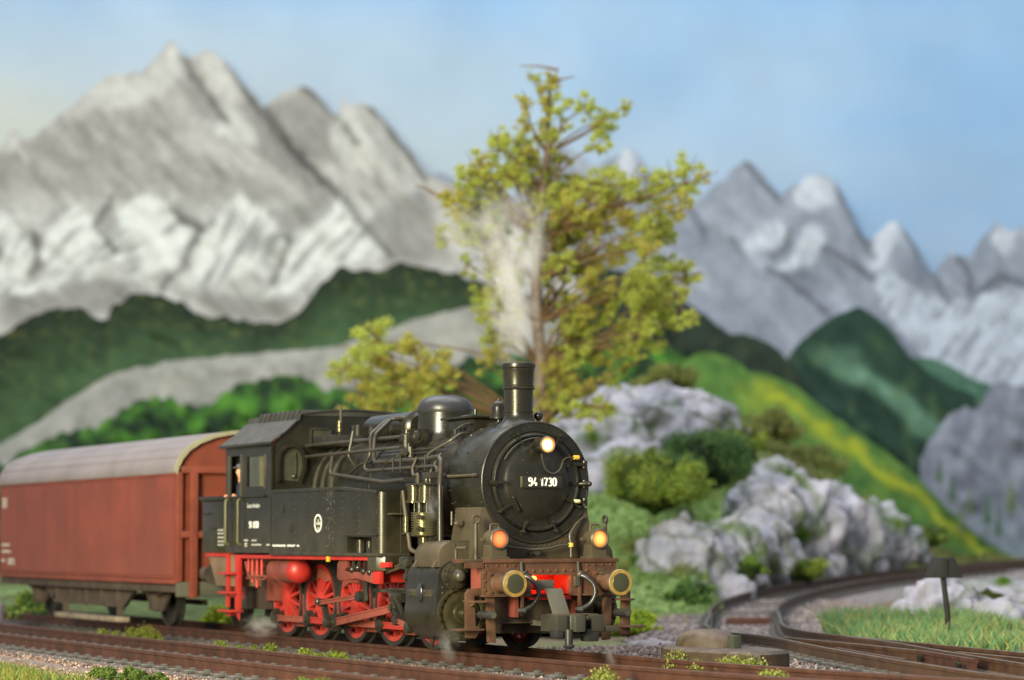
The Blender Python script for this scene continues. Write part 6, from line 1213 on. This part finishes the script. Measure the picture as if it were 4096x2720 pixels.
layer('meadow_hill', 'bright meadow slope with yellow flower band at the right', [(1560, 850), (1600, 820), (1640, 812), (1690, 830), (1730, 858), (1780, 866), (1830, 890), (1900, 945), (1970, 995), (2040, 1040), (2110, 1100), (2180, 1170), (2250, 1235), (2310, 1275), (2450, 1330), (2800, 1400)], [(1560, 1300), (2300, 1500), (2800, 1500)], 127, 3.0, cH5, .30, .010, 160, 60, 1.5, 25, 'hill')
for i, (x, y, h) in enumerate(((2195, 1130, 70), (2235, 1160, 60), (2275, 1180, 80), (2215, 1200, 60), (2300, 1210, 60), (2330, 1150, 80), (2165, 1090, 60))):
    b0 = bd(x, y, 126); hh = h * .0228; mb = MB()
    for k in range(5): mb.lathe([(hh * (.12 + .17 * k), hh * (.20 - .035 * k)), (hh * (.36 + .17 * k), .01)], b0 - UP * hh * .5, 'z', 9)
    rt = root('fir_tree', tuple(b0 - UP * hh * .5), ['slim green fir on the slope at the right edge, %s' % w for w in ('second from left', 'third from left', 'tall one in the middle', 'lowest one', 'second from right', 'rightmost', 'leftmost')][i], 'tree', 'painted firs')
    P('crown', mb, mat('fir_green', [(.09, .16, .10), (.14, .20, .09)][i % 2], .9, var=.3), rt); P('trunk', MB().cyl(b0 - UP * hh * .62, b0 - UP * hh * .35, .04, n=6), M['bark'], rt)

# ------------------------------------------------------------------ smoke and steam
def vapour(name, label, c, rad, dens, fr, top=False, col=(.92, .92, .93)):
    m = bpy.data.materials.new(name); m.use_nodes = True; nt = m.node_tree; N = nt.nodes; L = nt.links; N.remove(N['Principled BSDF'])
    pv = N.new('ShaderNodeVolumePrincipled'); pv.inputs['Color'].default_value = (*col, 1); pv.inputs['Anisotropy'].default_value = .2
    tc = N.new('ShaderNodeTexCoord'); fo = N.new('ShaderNodeMapRange'); fo.interpolation_type = 'SMOOTHSTEP'; fo.inputs[1].default_value = 1.0; fo.inputs[2].default_value = .15
    if top:                                          # a column that widens with height and fades at its head
        sx = N.new('ShaderNodeSeparateXYZ'); L.new(tc.outputs['Object'], sx.inputs[0]); w = N.new('ShaderNodeMapRange'); w.inputs[1].default_value = -1; w.inputs[2].default_value = 1; w.inputs[3].default_value = .30; w.inputs[4].default_value = 1.0; L.new(sx.outputs[2], w.inputs[0])
        cb = N.new('ShaderNodeCombineXYZ'); L.new(sx.outputs[0], cb.inputs[0]); L.new(sx.outputs[1], cb.inputs[1]); ln = N.new('ShaderNodeVectorMath'); ln.operation = 'LENGTH'; L.new(cb.outputs[0], ln.inputs[0])
        dv = N.new('ShaderNodeMath'); dv.operation = 'DIVIDE'; L.new(ln.outputs['Value'], dv.inputs[0]); L.new(w.outputs[0], dv.inputs[1]); L.new(dv.outputs[0], fo.inputs[0])
        zf = N.new('ShaderNodeMapRange'); zf.interpolation_type = 'SMOOTHSTEP'; zf.inputs[1].default_value = 1.0; zf.inputs[2].default_value = .0; L.new(sx.outputs[2], zf.inputs[0])
        q = N.new('ShaderNodeMath'); q.operation = 'MULTIPLY'; L.new(fo.outputs[0], q.inputs[0]); L.new(zf.outputs[0], q.inputs[1]); fo = q
    else:
        ln = N.new('ShaderNodeVectorMath'); ln.operation = 'LENGTH'; L.new(tc.outputs['Object'], ln.inputs[0]); L.new(ln.outputs['Value'], fo.inputs[0])
    no = N.new('ShaderNodeTexNoise'); no.inputs['Scale'].default_value = fr; no.inputs['Detail'].default_value = 3; L.new(tc.outputs['Object'], no.inputs[0])
    r = N.new('ShaderNodeMapRange'); r.inputs[1].default_value = .42; r.inputs[2].default_value = .64; L.new(no.outputs['Fac'], r.inputs[0])
    x = N.new('ShaderNodeMath'); x.operation = 'MULTIPLY'; L.new(fo.outputs[0], x.inputs[0]); L.new(r.outputs[0], x.inputs[1]); y = N.new('ShaderNodeMath'); y.operation = 'MULTIPLY'; L.new(x.outputs[0], y.inputs[0]); y.inputs[1].default_value = dens
    L.new(y.outputs[0], pv.inputs['Density']); L.new(pv.outputs[0], N['Material Output'].inputs['Volume'])
    V, F = lump((0, 0, 0), (1, 1, 1), 0, 1, 3)
    if top: V[:, :2] *= 1.02 * (.30 + .35 * (V[:, 2:] + 1)) / np.maximum(.12, np.linalg.norm(V[:, :2], axis=1, keepdims=True)) * np.minimum(1, np.linalg.norm(V[:, :2], axis=1, keepdims=True) * 8)
    o = A(name, V, F, m); o.location = c; o.scale = rad; tag(o, label, 'smoke', kind='stuff'); return o
vapour('smoke', 'white smoke rising above the chimney', (1.20, -.08, 5.72), (.90, .90, 1.44), 4.2, 3.0, True, (1, 1, 1))
vapour('smoke', 'faint smoke drifting left above the chimney', tuple(Vector((1.2, -.1, 6.35)) - RV * .75), (.75, .75, .5), 1.0, 1.6, False, (1, 1, 1))
vapour('steam', 'wisp of steam beside the air pump', (.95, -1.30, 2.16), (.16, .16, .26), 4, 1.5)
vapour('steam', 'steam drifting below the front cylinder', (1.60, -1.35, .18), (.25, .22, .40), 3, 1.5)
vapour('steam', 'steam puff low behind the cab ladder', (-5.9, -1.25, .20), (.75, .35, .26), 3, 2.2)
vapour('steam', 'small steam puff under the coupler', (3.15, .50, .05), (.14, .14, .30), 4, 1.5)
